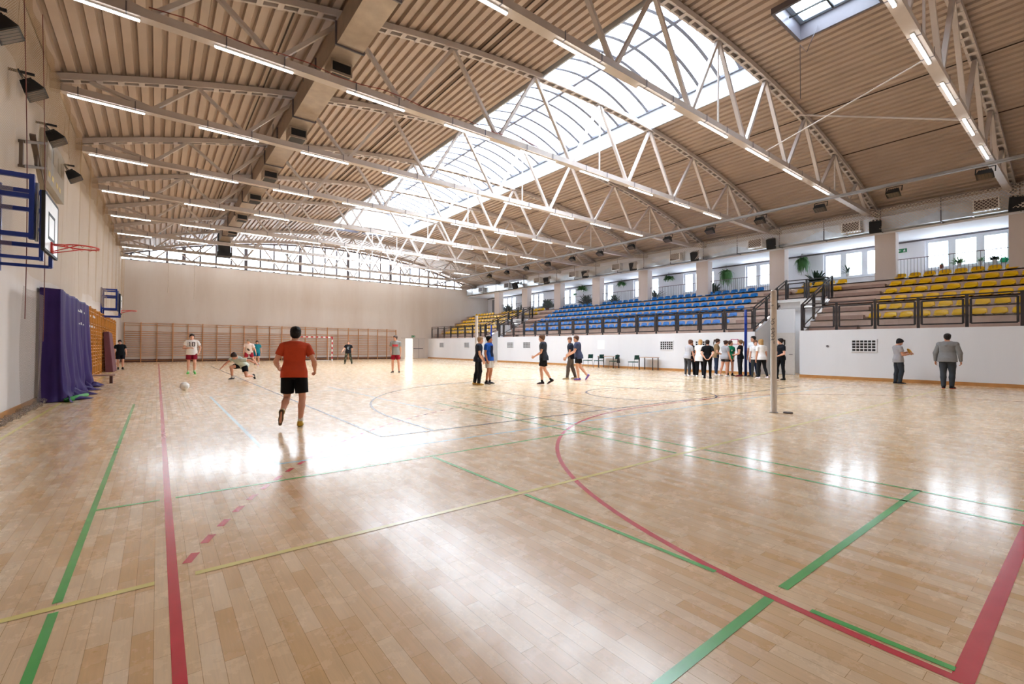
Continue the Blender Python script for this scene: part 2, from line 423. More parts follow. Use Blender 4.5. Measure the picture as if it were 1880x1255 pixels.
# corrugated roof deck with the skylight and roof hatches left open
SKY = (10.2, 16.15, 6.99, 34.71)
HATCH = [(13.2, 15.05, 3.5, 5.55, 'nearer the skylight edge'), (10.8, 12.5, 3.5, 5.40, ''), (13.1, 15.0, 35.4, 37.0, ''), (10.9, 12.7, 35.4, 37.0, '')]
rf = MB(); PIT = .285
def rib_pts(x0, x1):
    pts = []; n = max(1, round((x1 - x0) / PIT)); p = (x1 - x0) / n
    for i in range(n):
        a = x0 + i * p
        for t, dz in ((0, .0), (.56, .0), (.66, .10), (.90, .10), (1.0, .0)):
            if t == 1.0 and i < n - 1: continue
            x = a + t * p; pts.append((x, roof_z(x) + dz))
    return pts
def deck(x0, x1, y0, y1):
    P = rib_pts(x0, x1); b = len(rf.v)
    for x, z in P: rf.v.append((x, y0, z)); rf.v.append((x, y1, z))
    for i in range(len(P) - 1):
        rf.f.append((b + 2*i, b + 2*i + 1, b + 2*i + 3, b + 2*i + 2)); rf.m.append(0)
XE = 29.3
deck(XL - .25, 10.2, YN - .3, YF + .25); deck(16.15, XE, YN - .3, YF + .25)
def strip(y0, y1, hs):
    x = 10.2
    ys = sorted(hs)
    for (a, c, ya, yb) in ys:
        deck(x, a, y0, y1) if a - x > .05 else None
        if ya - y0 > .02: deck(a, c, y0, ya)
        if y1 - yb > .02: deck(a, c, yb, y1)
        x = c
    if 16.15 - x > .05: deck(x, 16.15, y0, y1)
strip(YN - .3, 6.99, [h[:4] for h in HATCH[:2]]); strip(34.71, YF + .25, [h[:4] for h in HATCH[2:]])
S(rf.build('ceiling', M['roof']))
cap = MB(); XA = [XL - .3 + (XE - XL + .6) * i / 60 for i in range(61)]    # weather skin above the deck, same openings
def skin(x0, x1, y0, y1):
    xs_ = [x0 + (x1 - x0) * i / 20 for i in range(21)]
    for a, c in zip(xs_, xs_[1:]): cap.face([(a, y0, roof_z(a) + .35), (c, y0, roof_z(c) + .35), (c, y1, roof_z(c) + .35), (a, y1, roof_z(a) + .35)])
skin(XL - .3, 10.1, YN - .3, YF + .3); skin(16.3, XE, YN - .3, YF + .3)
S(cap.build('ceiling_outer', M['mull']))
# dark overlap seams in the deck
sm = MB()
for x, wd in ((2.55, .03), (7.6, .025), (7.9, .025), (19.6, .03), (23.2, .03), (26.4, .03)):
    sm.box(x - wd / 2, x + wd / 2, YN, YF, roof_z(x) - .03, roof_z(x) - .005)
S(sm.build('trim_2', mat('seam_gap_dark', '3a2b22', .7)))

# skylight: curb, arched bars, sheets
x0, x1, y0, y1 = SKY; zc = .62
cb = MB()
for xx, t in ((x0, -.06), (x1, .06)):
    z = roof_z(xx); cb.box(min(xx, xx + t), max(xx, xx + t), y0 - .06, y1 + .06, z - .12, z + zc)
for yy, t in ((y0, -.06), (y1, .06)):
    xs_ = [x0 + (x1 - x0) * i / 12 for i in range(13)]
    for a, c in zip(xs_, xs_[1:]):
        lo, hi = min(yy, yy + t), max(yy, yy + t); zb = 10.18 + zc
        def arch(x): u = (x - x0) / (x1 - x0) * 2 - 1; return roof_z(x0) + zc + .75 * (1 - u * u)
        cb.hexa([(a, lo, roof_z(a) - .12), (c, lo, roof_z(c) - .12), (c, hi, roof_z(c) - .12), (a, hi, roof_z(a) - .12), (a, lo, arch(a)), (c, lo, arch(c)), (c, hi, arch(c)), (a, hi, arch(a))])
sky = S(cb.build('window_2', mat('curb_paint', 'b3b7bc', .5, var=.03)))
brs = MB()
ny = 36
for j in range(ny + 1):
    y = y0 + (y1 - y0) * j / ny
    pts = [(x0 + (x1 - x0) * i / 14, y, arch(x0 + (x1 - x0) * i / 14)) for i in range(15)]
    for a, c in zip(pts, pts[1:]): brs.bar(a, c, .12, .10)
for x in (x0 + .03, (x0 + x1) / 2, x1 - .03): brs.bar((x, y0, arch(x)), (x, y1, arch(x)), .13, .09)
brs.build('arched_bar', mat('skylight_bar', '6a6c78', .4), sky)
sh = MB(); xs_ = [x0 + (x1 - x0) * i / 14 for i in range(15)]
for a, c in zip(xs_, xs_[1:]): sh.face([(a, y0, arch(a) + .05), (c, y0, arch(c) + .05), (c, y1, arch(c) + .05), (a, y1, arch(a) + .05)])
sh.build('glazing_sheet', M['poly'], sky)

# opening roof hatches
for i, (a, c, ya, yb, _) in enumerate(HATCH):
    fr = MB(); zb = roof_z((a + c) / 2)
    for q in ((a, a + .08, ya + .08, yb - .08), (c - .08, c, ya + .08, yb - .08), (a, c, ya, ya + .08), (a, c, yb - .08, yb)): fr.box(*q, zb - .16, zb + .45)
    h = S(fr.build('window_%d' % (3 + i), M['mull']))
    fr = MB()
    for q in ((a + .08, a + .2, ya + .2, yb - .2), (c - .2, c - .08, ya + .2, yb - .2), (a + .08, c - .08, ya + .08, ya + .2), (a + .08, c - .08, yb - .2, yb - .08)): fr.box(*q, zb + .3, zb + .44)
    fr.build('sash', mat('hatch_sash_%d' % i, '9fb4cc', .3), h)
    g = MB(); g.box(a + .1, c - .1, ya + .1, yb - .1, zb + .36, zb + .38); g.build('glass_pane', M['glass'], h)
    o = MB(); m_ = (a + c) / 2
    o.bar((m_ - .5, (ya + yb) / 2, zb + .1), (m_ + .5, (ya + yb) / 2, zb + .12), .05); o.bar((m_, ya + .1, zb + .1), (m_, yb - .1, zb + .12), .04)
    o.tube([(m_, (ya + yb) / 2, zb + .1), (m_ + .3, (ya + yb) / 2 + .2, zb + .3)], .03)
    o.build('opener_arm', M['black'], h)
# ------------------------------------------------------------------ stand front walls, vomitories, gallery
ZL = 2.14
TIERX = [24.2 + .83 * r for r in range(6)]; TIERZ = [2.62 + .42 * r for r in range(6)]
BLK = {'A': (YN, 8.6), 'B': (10.6, 32.3), 'C': (34.2, YF)}
for i, (k, (ya, yb)) in enumerate(BLK.items()):
    w = MB(); w.box(XR, XR + .2, ya, yb, 0, ZL)
    S(w.build('wall_stand_%s' % {'A': 'near', 'B': 'middle', 'C': 'end'}[k], M['wall_white']))
    # passage side walls follow the slope of the stand
    for y in ([yb - .15] if k != 'C' else []) + ([ya] if k != 'A' else []):
        c_ = MB(); X0_ = XR + .2
        c_.hexa([(X0_, y, 0), (26.95, y, 0), (26.95, y + .15, 0), (X0_, y + .15, 0), (X0_, y, ZL), (26.95, y, 3.71), (26.95, y + .15, 3.71), (X0_, y + .15, ZL)])
        S(c_.build('wall_passage_side', M['wall_white']))
    b = MB(); b.box(XR - .025, XR, ya, yb, 0, .13); S(b.build('baseboard_%s' % {'A': 'near', 'B': 'middle', 'C': 'end'}[k], M['base_orange']))
b = MB(); b.box(XL, 20.2, YF - .03, YF, 0, .22); S(b.build('baseboard_far', M['base_dark']))
b = MB(); b.box(XL, XL + .02, YN, YF, 0, .12); S(b.build('baseboard_left', M['base_orange']))
for n_, (ya, yb) in enumerate(((8.6, 10.6), (32.3, 34.2))):
    w = MB(); w.box(25.1, 25.2, ya + .85, yb, 0, 3.3); w.box(26.95, 27.05, ya, yb, 0, 3.75)
    S(w.build('wall_passage_%s' % ('near', 'end')[n_], M['wall_white']))
    w = MB(); w.box(26.0, 28.4, ya, yb, 3.72, 3.86)
    w.hexa([(26.4, ya, 3.45), (27, ya, 3.3), (27, yb, 3.3), (26.4, yb, 3.45), (26.2, ya, 3.72), (27, ya, 3.72), (27, yb, 3.72), (26.2, yb, 3.72)])
    S(w.build('trim_%d' % (3 + n_), M['white']))
for y_, lab in ((9.05, 'added square light panel brightening the passage beside the cream door'), (32.8, 'added square light panel brightening the far passage')):
    root = empty('added_passage_light', (25.9, y_, 3.42), 0, lab, 'light')  # glowing panel added to brighten the dark passage, no known fitting
    b = MB(); b.box(-.32, .32, -.32, .32, -.02, .3); b.build('housing', M['white'], root)
    b = MB(); b.box(-.28, .28, -.28, .28, -.03, -.02); b.build('diffuser', M['led'], root)
d = MB(); d.box(25.05, 25.1, 9.42, 10.36, .01, 2.1); dr = S(d.build('door_2', mat('cream_door', 'd9d3cd', .45, var=.02)))
b = MB(); b.tube([(25.05, 9.52, 1.02), (24.99, 9.52, 1.02), (24.99, 9.66, 1.02)], .012); b.build('door_handle', M['mull'], dr)
b = MB(); b.box(25.03, 25.1, 10.36, 10.46, 0, 2.15); b.build('door_jamb', M['black'], dr)

# tiered bench stands: six board-faced tiers and an aisle of half steps per block
def stand(name, label, rows, aisle):
    root = empty('tiered_stand', (0, 0, 0), 0, label, 'grandstand')
    for r, (ya, yb) in rows.items():
        x = TIERX[r]; z = TIERZ[r]; zb = ZL - .02 if r == 0 else TIERZ[r - 1]
        x2 = TIERX[r + 1] if r < 5 else 28.4
        t = MB(); t.box(x, x2 + .02, ya, yb, z - .05, z); t.box(x, x + .06, ya, yb, zb, z); t.build('tier', M['wood_tier'], root)
    for ya, yb in aisle:
        for r in range(6):
            zb = ZL if r == 0 else TIERZ[r - 1]; x = TIERX[r]
            t = MB(); t.box(x - .30, x, ya, yb, zb + .14, zb + .21); t.box(x - .30, x - .26, ya, yb, zb, zb + .14)
            t.build('half_step', M['wood_step'], root)
    w = MB(); ya = min(v[0] for v in rows.values()); yb = max(v[1] for k, v in rows.items() if k < 4)
    w.box(XR + .215, TIERX[0] + .02, max(ya, rows[0][0]), yb, ZL - .06, ZL); w.build('walkway', M['wood_step'], root)
    return root
stand('tiered_stand', 'brown boarded stand with yellow seats nearest the camera, beside the passage with the open door',
      {r: ((YN + .02, 8.44) if r < 4 else (YN + .02, 9.59)) for r in range(6)}, [(6.55, 8.4)])
stand('tiered_stand', 'long brown boarded stand carrying the blue seats', {r: ((10.76, 32.14) if r < 4 else (9.6, 33.19)) for r in range(6)}, [(10.8, 12.2), (30.4, 32.1)])
stand('tiered_stand', 'brown boarded stand with yellow seats against the far end wall', {r: ((34.36, YF - .02) if r < 4 else (33.2, YF - .02)) for r in range(6)}, [])

# gallery behind the seats
f = MB(); f.box(28.4, XB, YN, YF, 4.5, 4.71); S(f.build('floor_gallery', mat('gallery_floor', 'b9aea6', .5)))
w = MB(); WIN = [(5.65 + 4.58 * n - (3.0 if n < 2 else 2.45), 5.65 + 4.58 * n) for n in range(9)]; WZ0, WZ1 = 5.38, 6.9
edge = YN
for a, c in WIN:
    if a > edge: w.box(XB, XB + .3, edge, a, 4.5, 7.0)
    w.box(XB, XB + .3, a, c, 4.5, WZ0); w.box(XB, XB + .3, a, c, WZ1, 7.0); edge = c
w.box(XB, XB + .3, edge, YF, 4.5, 7.0)
S(w.build('wall_gallery', M['gallery']))
w = MB(); w.box(28.4, XB + .3, YN, YF, 7.0, 7.1); S(w.build('ceiling_gallery', M['gallery']))
w = MB(); w.box(28.75, 28.95, YN, YF, 7.1, 8.6); S(w.build('trim_5', M['gallery']))
w = MB(); w.box(XB - .06, XB, YN, YF, 6.92, 6.99); S(w.build('trim_6', M['mull']))
for i, (a, c) in enumerate(WIN):
    fr = MB(); t = .13; xa_, xb_ = XB + .08, XB + .16
    fr.box(xa_, xb_, a, c, WZ0, WZ0 + t); fr.box(xa_, xb_, a, c, WZ1 - t, WZ1)
    for k in range(4):
        y = a + (c - a) * k / 3; hw = .12 if k in (0, 3) else .14
        fr.box(xa_ + .002, xb_ - .002, max(a, y - hw), min(c, y + hw), WZ0 + t, WZ1 - t)
    fr.box(XB - .12, XB + .05, a - .05, c + .05, WZ0 - .04, WZ0)
    o = S(fr.build('window_%d' % (7 + i), M['winframe']))
    g = MB()
    for k in range(3): g.box(XB + .115, XB + .125, a + (c - a) * k / 3 + .05, a + (c - a) * (k + 1) / 3 - .05, WZ0 + .05, WZ1 - .05)
    g.build('glass_pane', M['glass'], o)
CY = [2.05, 6.62, 11.62, 16.25, 20.9, 25.5, 30.1, 34.75, 39.4]
for y in CY:
    w = MB(); w.box(28.4, 28.95, y - .41, y + .41, 4.71, 7.0); S(w.build('column', M['column']))
# ceiling line lamps left off here; gallery glazed end door
d = MB(); d.box(XB - .03, XB + .01, 43.2, 44.3, 4.72, 6.8); dd = S(d.build('door_3', mat('grey_glazed_door', '8f939c', .3)))

# ------------------------------------------------------------------ seats
def make_seat(m, name):
    # shell faces -x (towards the court); seat pan with upswept back, one mesh
    b = MB(); n = 12; rows_ = []
    prof = [(-.205, .03, .185), (-.20, .065, .20), (-.10, .055, .212), (.05, .05, .215), (.12, .065, .217), (.165, .14, .216), (.19, .22, .208), (.20, .262, .185), (.203, .282, .14)]
    for x, z, hw in prof:
        row = []
        for k in range(n + 1):
            u = -1 + 2 * k / n
            row.append((x + .02 * u * u * (1 if x < .1 else -1.5), u * hw, z + (.02 * u ** 4 if x < .13 else -.012 * u ** 4)))
        rows_.append(row)
    top = []
    for r in rows_: top.append([len(b.v) + i for i in range(n + 1)]); b.v += r
    bot = []
    for r in rows_: bot.append([len(b.v) + i for i in range(n + 1)]); b.v += [(x + .012, y * .985, z - .022) for x, y, z in r]
    R = len(rows_)
    for i in range(R - 1):
        for k in range(n):
            b.f.append((top[i][k], top[i+1][k], top[i+1][k+1], top[i][k+1])); b.f.append((bot[i][k], bot[i][k+1], bot[i+1][k+1], bot[i+1][k]))
    for k in range(n):
        b.f.append((top[0][k], top[0][k+1], bot[0][k+1], bot[0][k])); b.f.append((top[-1][k], bot[-1][k], bot[-1][k+1], top[-1][k+1]))
    for i in range(R - 1):
        b.f.append((top[i][0], bot[i][0], bot[i+1][0], top[i+1][0])); b.f.append((top[i][n], top[i+1][n], bot[i+1][n], bot[i][n]))
    b.m = [0] * len(b.f)
    o = b.build(name, m, None, smooth=True)
    k = MB(); k.box(-.17, .12, -.15, -.11, .0, .03); k.box(-.17, .12, .11, .15, .0, .03)
    k.build('mounting_rail', M['black'], o)
    freeze(o); return o
ROWN = ['bottom row', 'second row up', 'third row up', 'fourth row up', 'fifth row up', 'top row']
SEAT = {c: make_seat(M['seat_' + c], c + '_stadium_seat') for c in ('blue', 'yellow')}
used = set()
def put_seat(c, x, y, z, label, group):
    o = SEAT[c]
    if c in used: o = dup(o)
    used.add(c); o.location = (x, y, z + .001); tag(o, label, 'seat', group); return o
PS = .532
for r in range(6):
    x, z = TIERX[r] + .235, TIERZ[r]
    n = 10
    for i in range(n):
        put_seat('yellow', x, 6.35 - .266 - i * PS, z, 'yellow seat of the nearest stand, %s, %s from the aisle' % (ROWN[r], nth(i)), 'yellow seats of the nearest stand')
    for i in range(33):
        put_seat('blue', x, 12.41 + .266 + i * PS, z, 'blue seat, %s, %s from the aisle above the blue post' % (ROWN[r], nth(i)), 'blue seats of the middle stand')
    for i in range(17):
        put_seat('yellow', x, 35.0 + .266 + i * PS, z, 'yellow seat of the far end stand, %s, %s from the passage' % (ROWN[r], nth(i)), 'yellow seats of the far stand')
    if r >= 4:
        for i in range(4):
            put_seat('yellow', x, 8.5 + i * .55, z, 'yellow seat above the cream door, %s, %s from the near aisle' % (ROWN[r], nth(i)), 'yellow seats over the near passage')
            put_seat('yellow', x, 32.4 + i * .5, z, 'yellow seat above the far passage, %s, %s from the blue seats' % (ROWN[r], nth(i)), 'yellow seats over the far passage')

# ------------------------------------------------------------------ steel railings with glass infill
def rail_run(root, a, b, h=1.2, frame=True, part='infill_frame'):
    """one bay from foot a to foot b: framed pane between the posts"""
    a, b = Vector(a), Vector(b); d = (b - a); L = d.length; d.normalize()
    fr = MB(); z0, z1 = .14, h - .16
    A, B = a + (b - a) * (.10 / max(L, .3)), b - (b - a) * (.10 / max(L, .3)); up = Vector((0, 0, 1))
    fr.bar(A + up * z0, B + up * z0, .03, .05); fr.bar(A + up * z1, B + up * z1, .03, .06)
    fr.bar(A + up * z0, A + up * z1, .07, .03, (1, 0, 0)); fr.bar(B + up * z0, B + up * z1, .07, .03, (1, 0, 0))
    o = fr.build(part, M['dark'], root)
    g = MB(); g.face([A + up * z0, B + up * z0, B + up * z1, A + up * z1]); g.build('glass_pane', M['railglass'], o)
def railing(label, feet, h=1.2):
    root = empty('guard_rail', (0, 0, 0), 0, label, 'railing')
    up = Vector((0, 0, h)); t = MB()
    for a, b in zip(feet, feet[1:]):
        t.bar(Vector(a) + up, Vector(b) + up, .05, .045); rail_run(root, a, b, h)
    t.build('top_rail', M['dark'], root)
    for p in feet:
        q = MB(); q.box(p[0] - .025, p[0] + .025, p[1] - .045, p[1] + .045, p[2] - .22, p[2] + h); q.build('post', M['dark'], root)
    return root
XP = XR + .05
railing('dark steel and glass guard rail along the ledge of the nearest yellow stand', [(XP, 8.52 - 1.36 * i, ZL) for i in range(8)])
railing('long dark guard rail along the ledge below the blue seats', [(XP, 10.66, ZL)] + [(XP, 12.17 + 1.38 * i, ZL) for i in range(15)] + [(XP, 32.2, ZL)])
railing('dark guard rail along the ledge of the far yellow stand', [(XP, 34.3, ZL)] + [(XP, 35.05 + 1.345 * i, ZL) for i in range(8)])
SL = .445
def slope(label, y):
    railing(label, [(x, y, ZL + (x - XP) * SL) for x in (23.52, 24.85, 26.1, 27.3)], 1.2)
slope('sloping dark stair railing on the near side of the passage with the cream door', 8.52)
slope('sloping dark stair railing on the far side of the passage with the cream door', 10.68)
slope('sloping dark stair railing on the near side of the far passage', 32.2)
slope('sloping dark stair railing on the far side of the far passage', 34.3)
railing('level dark railing on the white slab above the cream door', [(27.05, y, 3.86) for y in (8.6, 9.6, 10.6)], 1.1)
railing('level dark railing on the white slab above the far passage', [(27.05, y, 3.86) for y in (32.3, 33.25, 34.2)], 1.1)
# gallery balustrades, one per bay
BAYN = ['by the green watering cans', 'by the window with the spiky plant', 'behind the largest hanging fern over the blue seats', 'behind the second hanging fern over the blue seats', 'behind the third hanging fern', 'behind the fourth hanging fern', 'one bay before the far passage', 'over the far passage']
for i in range(8):
    ya, yb = CY[i] + .41, CY[i + 1] - .41
    if i == 1: ya = 99
    if ya > yb: continue
    root = empty('gallery_balustrade', (28.75, 0, 4.71), 0, 'thin grey gallery balustrade ' + BAYN[i], 'balustrade')
    t = MB(); t.bar((0, ya, .98), (0, yb, .98), .035, .03); t.build('top_rail', mat('thin_rail_%d' % i, '6c5a5e', .4), root)
    t = MB(); n = int((yb - ya) / .125)
    for k in range(n + 1):
        y = ya + (yb - ya) * k / n; t.box(-.008, .008, y - .008, y + .008, 0, .97)
    t.build('balusters', M['mull'], root)
# ------------------------------------------------------------------ roof trusses: slotted arched top chord, box bottom chord, paired diagonals
BN = [-.2, 2.08, 5.2, 8.37, 11.6, 14.75, 17.9, 21.1, 24.3, 26.9]
TN = [-1.5, .85, 3.7, 6.75, 9.9, 13.1, 16.2, 19.5, 22.7, 25.5, 28.0]
def truss_mesh():
    top = MB(); x0, x1, n = -2.2, 28.9, 72
    X = [x0 + (x1 - x0) * i / n for i in range(n + 1)]
    for a, c in zip(X, X[1:]):
        za, zc_ = roof_z(a) - .03, roof_z(c) - .03
        for s in (-1, 1):
            top.hexa([(a, s*.10-.03, za-.16), (c, s*.10-.03, zc_-.16), (c, s*.10+.03, zc_-.16), (a, s*.10+.03, za-.16),
                      (a, s*.10-.03, za), (c, s*.10-.03, zc_), (c, s*.10+.03, zc_), (a, s*.10+.03, za)])
        top.hexa([(a, -.1, za-.02), (c, -.1, zc_-.02), (c, .1, zc_-.02), (a, .1, za-.02), (a, -.1, za), (c, -.1, zc_), (c, .1, zc_), (a, .1, za)])
        e = a + (c - a) * .3; ze = roof_z(e) - .03
        top.hexa([(a, -.13, za-.17), (e, -.13, ze-.17), (e, .13, ze-.17), (a, .13, za-.17), (a, -.13, za-.16), (e, -.13, ze-.16), (e, .13, ze-.16), (a, .13, za-.16)])
    bot = MB(); bot.box(-2.2, 27.1, -.09, .09, 7.78, 7.95); bot.box(-2.2, 27.1, -.11, .11, 7.765, 7.78)
    bot.bar((27.0, 0, 7.86), (28.9, 0, roof_z(28.9) - .1), .14, .14)
    dg = []
    for i, bx in enumerate(BN):
        for tx in (TN[i], TN[i + 1]):
            s = .06 if tx > bx else -.06
            a, c = Vector((bx + s, 0, 7.93)), Vector((tx - s * .6, 0, roof_z(tx) - .19)); d = MB(); d.bar(a, c, .11, .09); dg.append(d.mesh('diagonal_brace'))
    hg = []
    for x in (13.1, 22.7):
        d = MB(); d.bar((x, 0, 7.95), (x, 0, roof_z(x) - .19), .045); hg.append(d.mesh('hanger_post'))
    return top.mesh('top_chord'), bot.mesh('bottom_chord'), dg, hg
TM = truss_mesh()
TNAME = ['nearest the camera', 'second from the camera', 'third from the camera', 'fourth from the camera', 'fifth from the camera', 'sixth from the camera',
         'seventh from the camera', 'eighth from the camera', 'ninth from the camera', 'last, in front of the far windows']
TSHORT = ['nearest the camera'] + ['%s nearest the camera' % nth(i) for i in range(1, 9)] + ['by the far windows']
for k, y in enumerate(TRUSS):
    if k == len(TRUSS) - 1: y -= .0
    root = empty('roof_truss', (0, y, 0), 0, 'grey steel roof truss spanning the hall, %s' % TNAME[k], 'truss', 'grey arched roof trusses')
    link('top_chord', TM[0], M['steel'], root); link('bottom_chord', TM[1], M['steel'], root)
    for d in TM[2]: link('diagonal_brace', d, M['steel'], root)
    for d in TM[3]: link('hanger_post', d, M['steel'], root)
# wind bracing rods between the two nearest trusses and at the far end
for (a, c, lab) in (((18.8, 6.9, 10.0), (18.6, 2.4, 8.0), 'thin steel bracing bar crossing below the roof, running towards the camera'), ((16.0, 6.9, 7.9), (13.8, 2.45, 7.95), 'thin steel tie rod at chord level near the roof hatch')):
    b = MB(); b.tube([a, c], .03 if 'bar' in lab else .018, 8); o = b.build('bracing_rod', M['steel']); tag(o, lab, 'rod')

# ------------------------------------------------------------------ strip lights under the bottom chords
def make_light():
    r = empty('ceiling_strip_light', (0, 0, 0))
    d = MB(); d.box(0, 1.54, -.026, .026, -.055, -.03); link('diffuser', d.mesh('diffuser'), M['led'], r)
    h = MB(); h.box(-.01, 1.55, -.033, .033, -.03, .0); link('housing', h.mesh('housing'), M['white'], r)
    for x in (.2, 1.34):
        s = MB(); s.box(x - .012, x + .012, -.12, .12, -.004, .004); s.box(x - .012, x + .012, -.12, -.113, 0, .20); s.box(x - .012, x + .012, .113, .12, 0, .20)
        link('strap', s.mesh('strap'), M['mull'], r)
    freeze(r); return r
LT = make_light(); first = True
for k, y in enumerate(TRUSS):
    for i in range(9):
        x = -1.88 + 2.79 * i
        if k == 0 and i < 4: continue
        o = LT if first else dup(LT); first = False
        o.location = (x, y - .0, 7.762)
        tag(o, 'lit tube lamp, %s from the left wall, on the truss %s' % (nth(i), TSHORT[k]), 'light', 'strip lights under the trusses')

# ------------------------------------------------------------------ ventilation duct on the left of the roof space
root = empty('ventilation_duct', (0, 0, 0), 0, 'long square sheet metal ventilation duct running below the roof deck', 'duct')
DX0, DX1, DZ0, DZ1 = 3.32, 3.95, 8.56, 9.1
ys = [YN + .1, 1.5, 4.0, 6.5, 9.0, 11.2, 13.0, 15.6, 18.0, 20.4, 23.5, 26.5, 29.5, 32.5, 35.5, 37.6]
for i, (a, c) in enumerate(zip(ys, ys[1:])):
    s = MB(); s.box(DX0, DX1, a, c, DZ0, DZ1); s.build('duct_section', M['galv'], root)
    q = MB()
    for yy in (a,):
        q.box(DX0 - .04, DX1 + .04, yy - .02, yy + .02, DZ0 - .04, DZ0); q.box(DX0 - .04, DX0, yy - .02, yy + .02, DZ0, DZ1); q.box(DX1, DX1 + .04, yy - .02, yy + .02, DZ0, DZ1)
    q.build('flange', M['mull'], root)
for y in (12.1, 16.6, 21.3, 25.0, 29.3, 33.5):
    s = MB(); s.box(DX0 + .05, DX1 - .05, y - .28, y + .28, DZ0 - .34, DZ0); o = s.build('air_outlet', M['galv'], root)
    s = MB(); s.box(DX0 + .09, DX1 - .09, y - .24, y + .24, DZ0 - .345, DZ0 - .335)
    s.box(DX0 + .09, DX1 - .09, y - .285, y - .279, DZ0 - .28, DZ0 - .06); s.build('outlet_mouth', M['black'], o)
s = MB(); s.box(DX0 - .05, DX1 + .05, 37.6, 38.4, 7.7, DZ1); s.box(DX0 - .12, DX1 + .12, 37.4, 38.5, 7.55, 7.8); s.build('drop_box', M['black'], root)
for y in (5, 10, 14.5, 19, 24, 28.5, 33):
    s = MB(); s.bar((DX0 + .02, y, DZ1), (DX0 + .02, y, roof_z(DX0)), .02); s.bar((DX1 - .02, y, DZ1), (DX1 - .02, y, roof_z(DX1)), .02); s.build('hanger', M['mull'], root)

# ------------------------------------------------------------------ cable tray with floodlights on the right
b = MB(); b.box(22.23, 22.37, YN, YF - 2, 7.60, 7.615); b.box(22.2, 22.21, YN, YF - 2, 7.615, 7.68); b.box(22.39, 22.4, YN, YF - 2, 7.615, 7.68)
for i in range(0, 44):
    b.box(22.2, 22.4, YN + i, YN + i + .05, 7.615, 7.62)
o = b.build('cable_tray', mat('tray_grey', '8d8a8a', .5)); tag(o, 'long silver cable tray running along the hall below the truss ends', 'cable tray')
def make_flood():
    r = empty('hanging_floodlight', (0, 0, 0))
    b = MB(); b.hexa([(-.16,-.22,-.13),(.16,-.22,-.13),(.16,.22,-.13),(-.16,.22,-.13),(-.10,-.16,.07),(.10,-.16,.07),(.10,.16,.07),(-.10,.16,.07)])
    for k in range(6): b.box(-.09, .09, -.15 + k * .058, -.14 + k * .058, .07, .11)
    link('lamp_body', b.mesh('lamp_body'), M['black'], r)
    g = MB(); g.box(-.13, .13, -.19, .19, -.137, -.13); g.cur = 1
    for k in range(5): g.box(-.14, .14, -.17 + k * .085 - .004, -.17 + k * .085 + .004, -.15, -.145)
    link('lamp_glass', g.mesh('lamp_glass'), [M['lamp_glass'], M['black']], r)
    y = MB(); y.bar((0, -.24, 0), (0, -.24, .24), .03, .012); y.bar((0, .24, 0), (0, .24, .24), .03, .012); y.bar((0, -.245, .24), (0, .245, .24), .03, .012)
    link('yoke', y.mesh('yoke'), M['black'], r); freeze(r); return r
FL = make_flood()
for i in range(13):
    o = FL if i == 0 else dup(FL); o.location = (22.3, 2.47 + 2.46 * i, 7.345)
    o.rotation_euler = (0, math.radians(24), 0)
    tag(o, 'black floodlight hanging below the cable tray, %s from the camera' % nth(i), 'floodlight', 'floodlights below the cable tray')

# ------------------------------------------------------------------ square duct above the gallery, outlets, loudspeakers, hung net
root = empty('gallery_duct', (0, 0, 0), 0, 'bright zinc ventilation duct running above the gallery columns', 'duct')
ys = [YN + .1 + 4.6 * i for i in range(10)] + [YF - .6]
for a, c in zip(ys, ys[1:]):
    s = MB(); s.box(27.95, 28.55, a, c - .03, 7.12, 7.75); s.box(27.92, 28.58, c - .05, c, 7.09, 7.78); s.build('duct_section', M['zinc'], root)
    for yy in (a + 1.0, a + 3.2):
        h = MB(); h.bar((27.93, yy, 7.05), (27.93, yy, 8.2), .03); h.bar((27.9, yy, 7.08), (28.6, yy, 7.08), .03); h.build('hanger', M['mull'], root)
for y in (3.04, 7.82, 12.51, 17.77, 22.8, 27.44, 32.0, 36.65, 41.3):
    s = MB(); s.box(27.6, 27.95, y - .40, y + .40, 7.19, 7.70); o = s.build('outlet_box', M['zinc'], root)
    s = MB(); s.cur = 0; s.box(27.595, 27.6, y - .35, y + .35, 7.23, 7.66); s.cur = 1
    for q in ((y - .40, y - .35, 7.24, 7.66), (y + .35, y + .40, 7.24, 7.66)): s.box(27.58, 27.6, *q)
    s.box(27.58, 27.6, y - .4, y + .4, 7.66, 7.70); s.box(27.58, 27.6, y - .4, y + .4, 7.19, 7.24); s.cur = 2
    for k in range(6): s.box(27.585, 27.597, y - .35, y + .35, 7.27 + k * .065, 7.28 + k * .065)
    s.build('outlet_grille', [mat('grille_dark_%d' % int(y), '4b3b38', .5), M['white'], M['mull']], o)
def make_speaker():
    r = empty('hanging_loudspeaker', (0, 0, 0))
    b = MB(); b.hexa([(-.2,-.24,-.28),(.17,-.17,-.28),(.17,.17,-.28),(-.2,.24,-.28),(-.2,-.24,.28),(.17,-.17,.28),(.17,.17,.28),(-.2,.24,.28)])
    link('speaker_cabinet', b.mesh('speaker_cabinet'), M['black'], r)
    g = MB(); g.box(-.215, -.2, -.21, .21, -.25, .25); link('speaker_grille', g.mesh('speaker_grille'), mat('speaker_cloth', '1c1c20', .8), r)
    k = MB(); k.bar((.15, 0, .05), (.55, 0, .12), .05, .12); k.box(.5, .6, -.09, .09, 0, .24); link('wall_bracket', k.mesh('wall_bracket'), M['mull'], r); freeze(r); return r
SP = make_speaker()
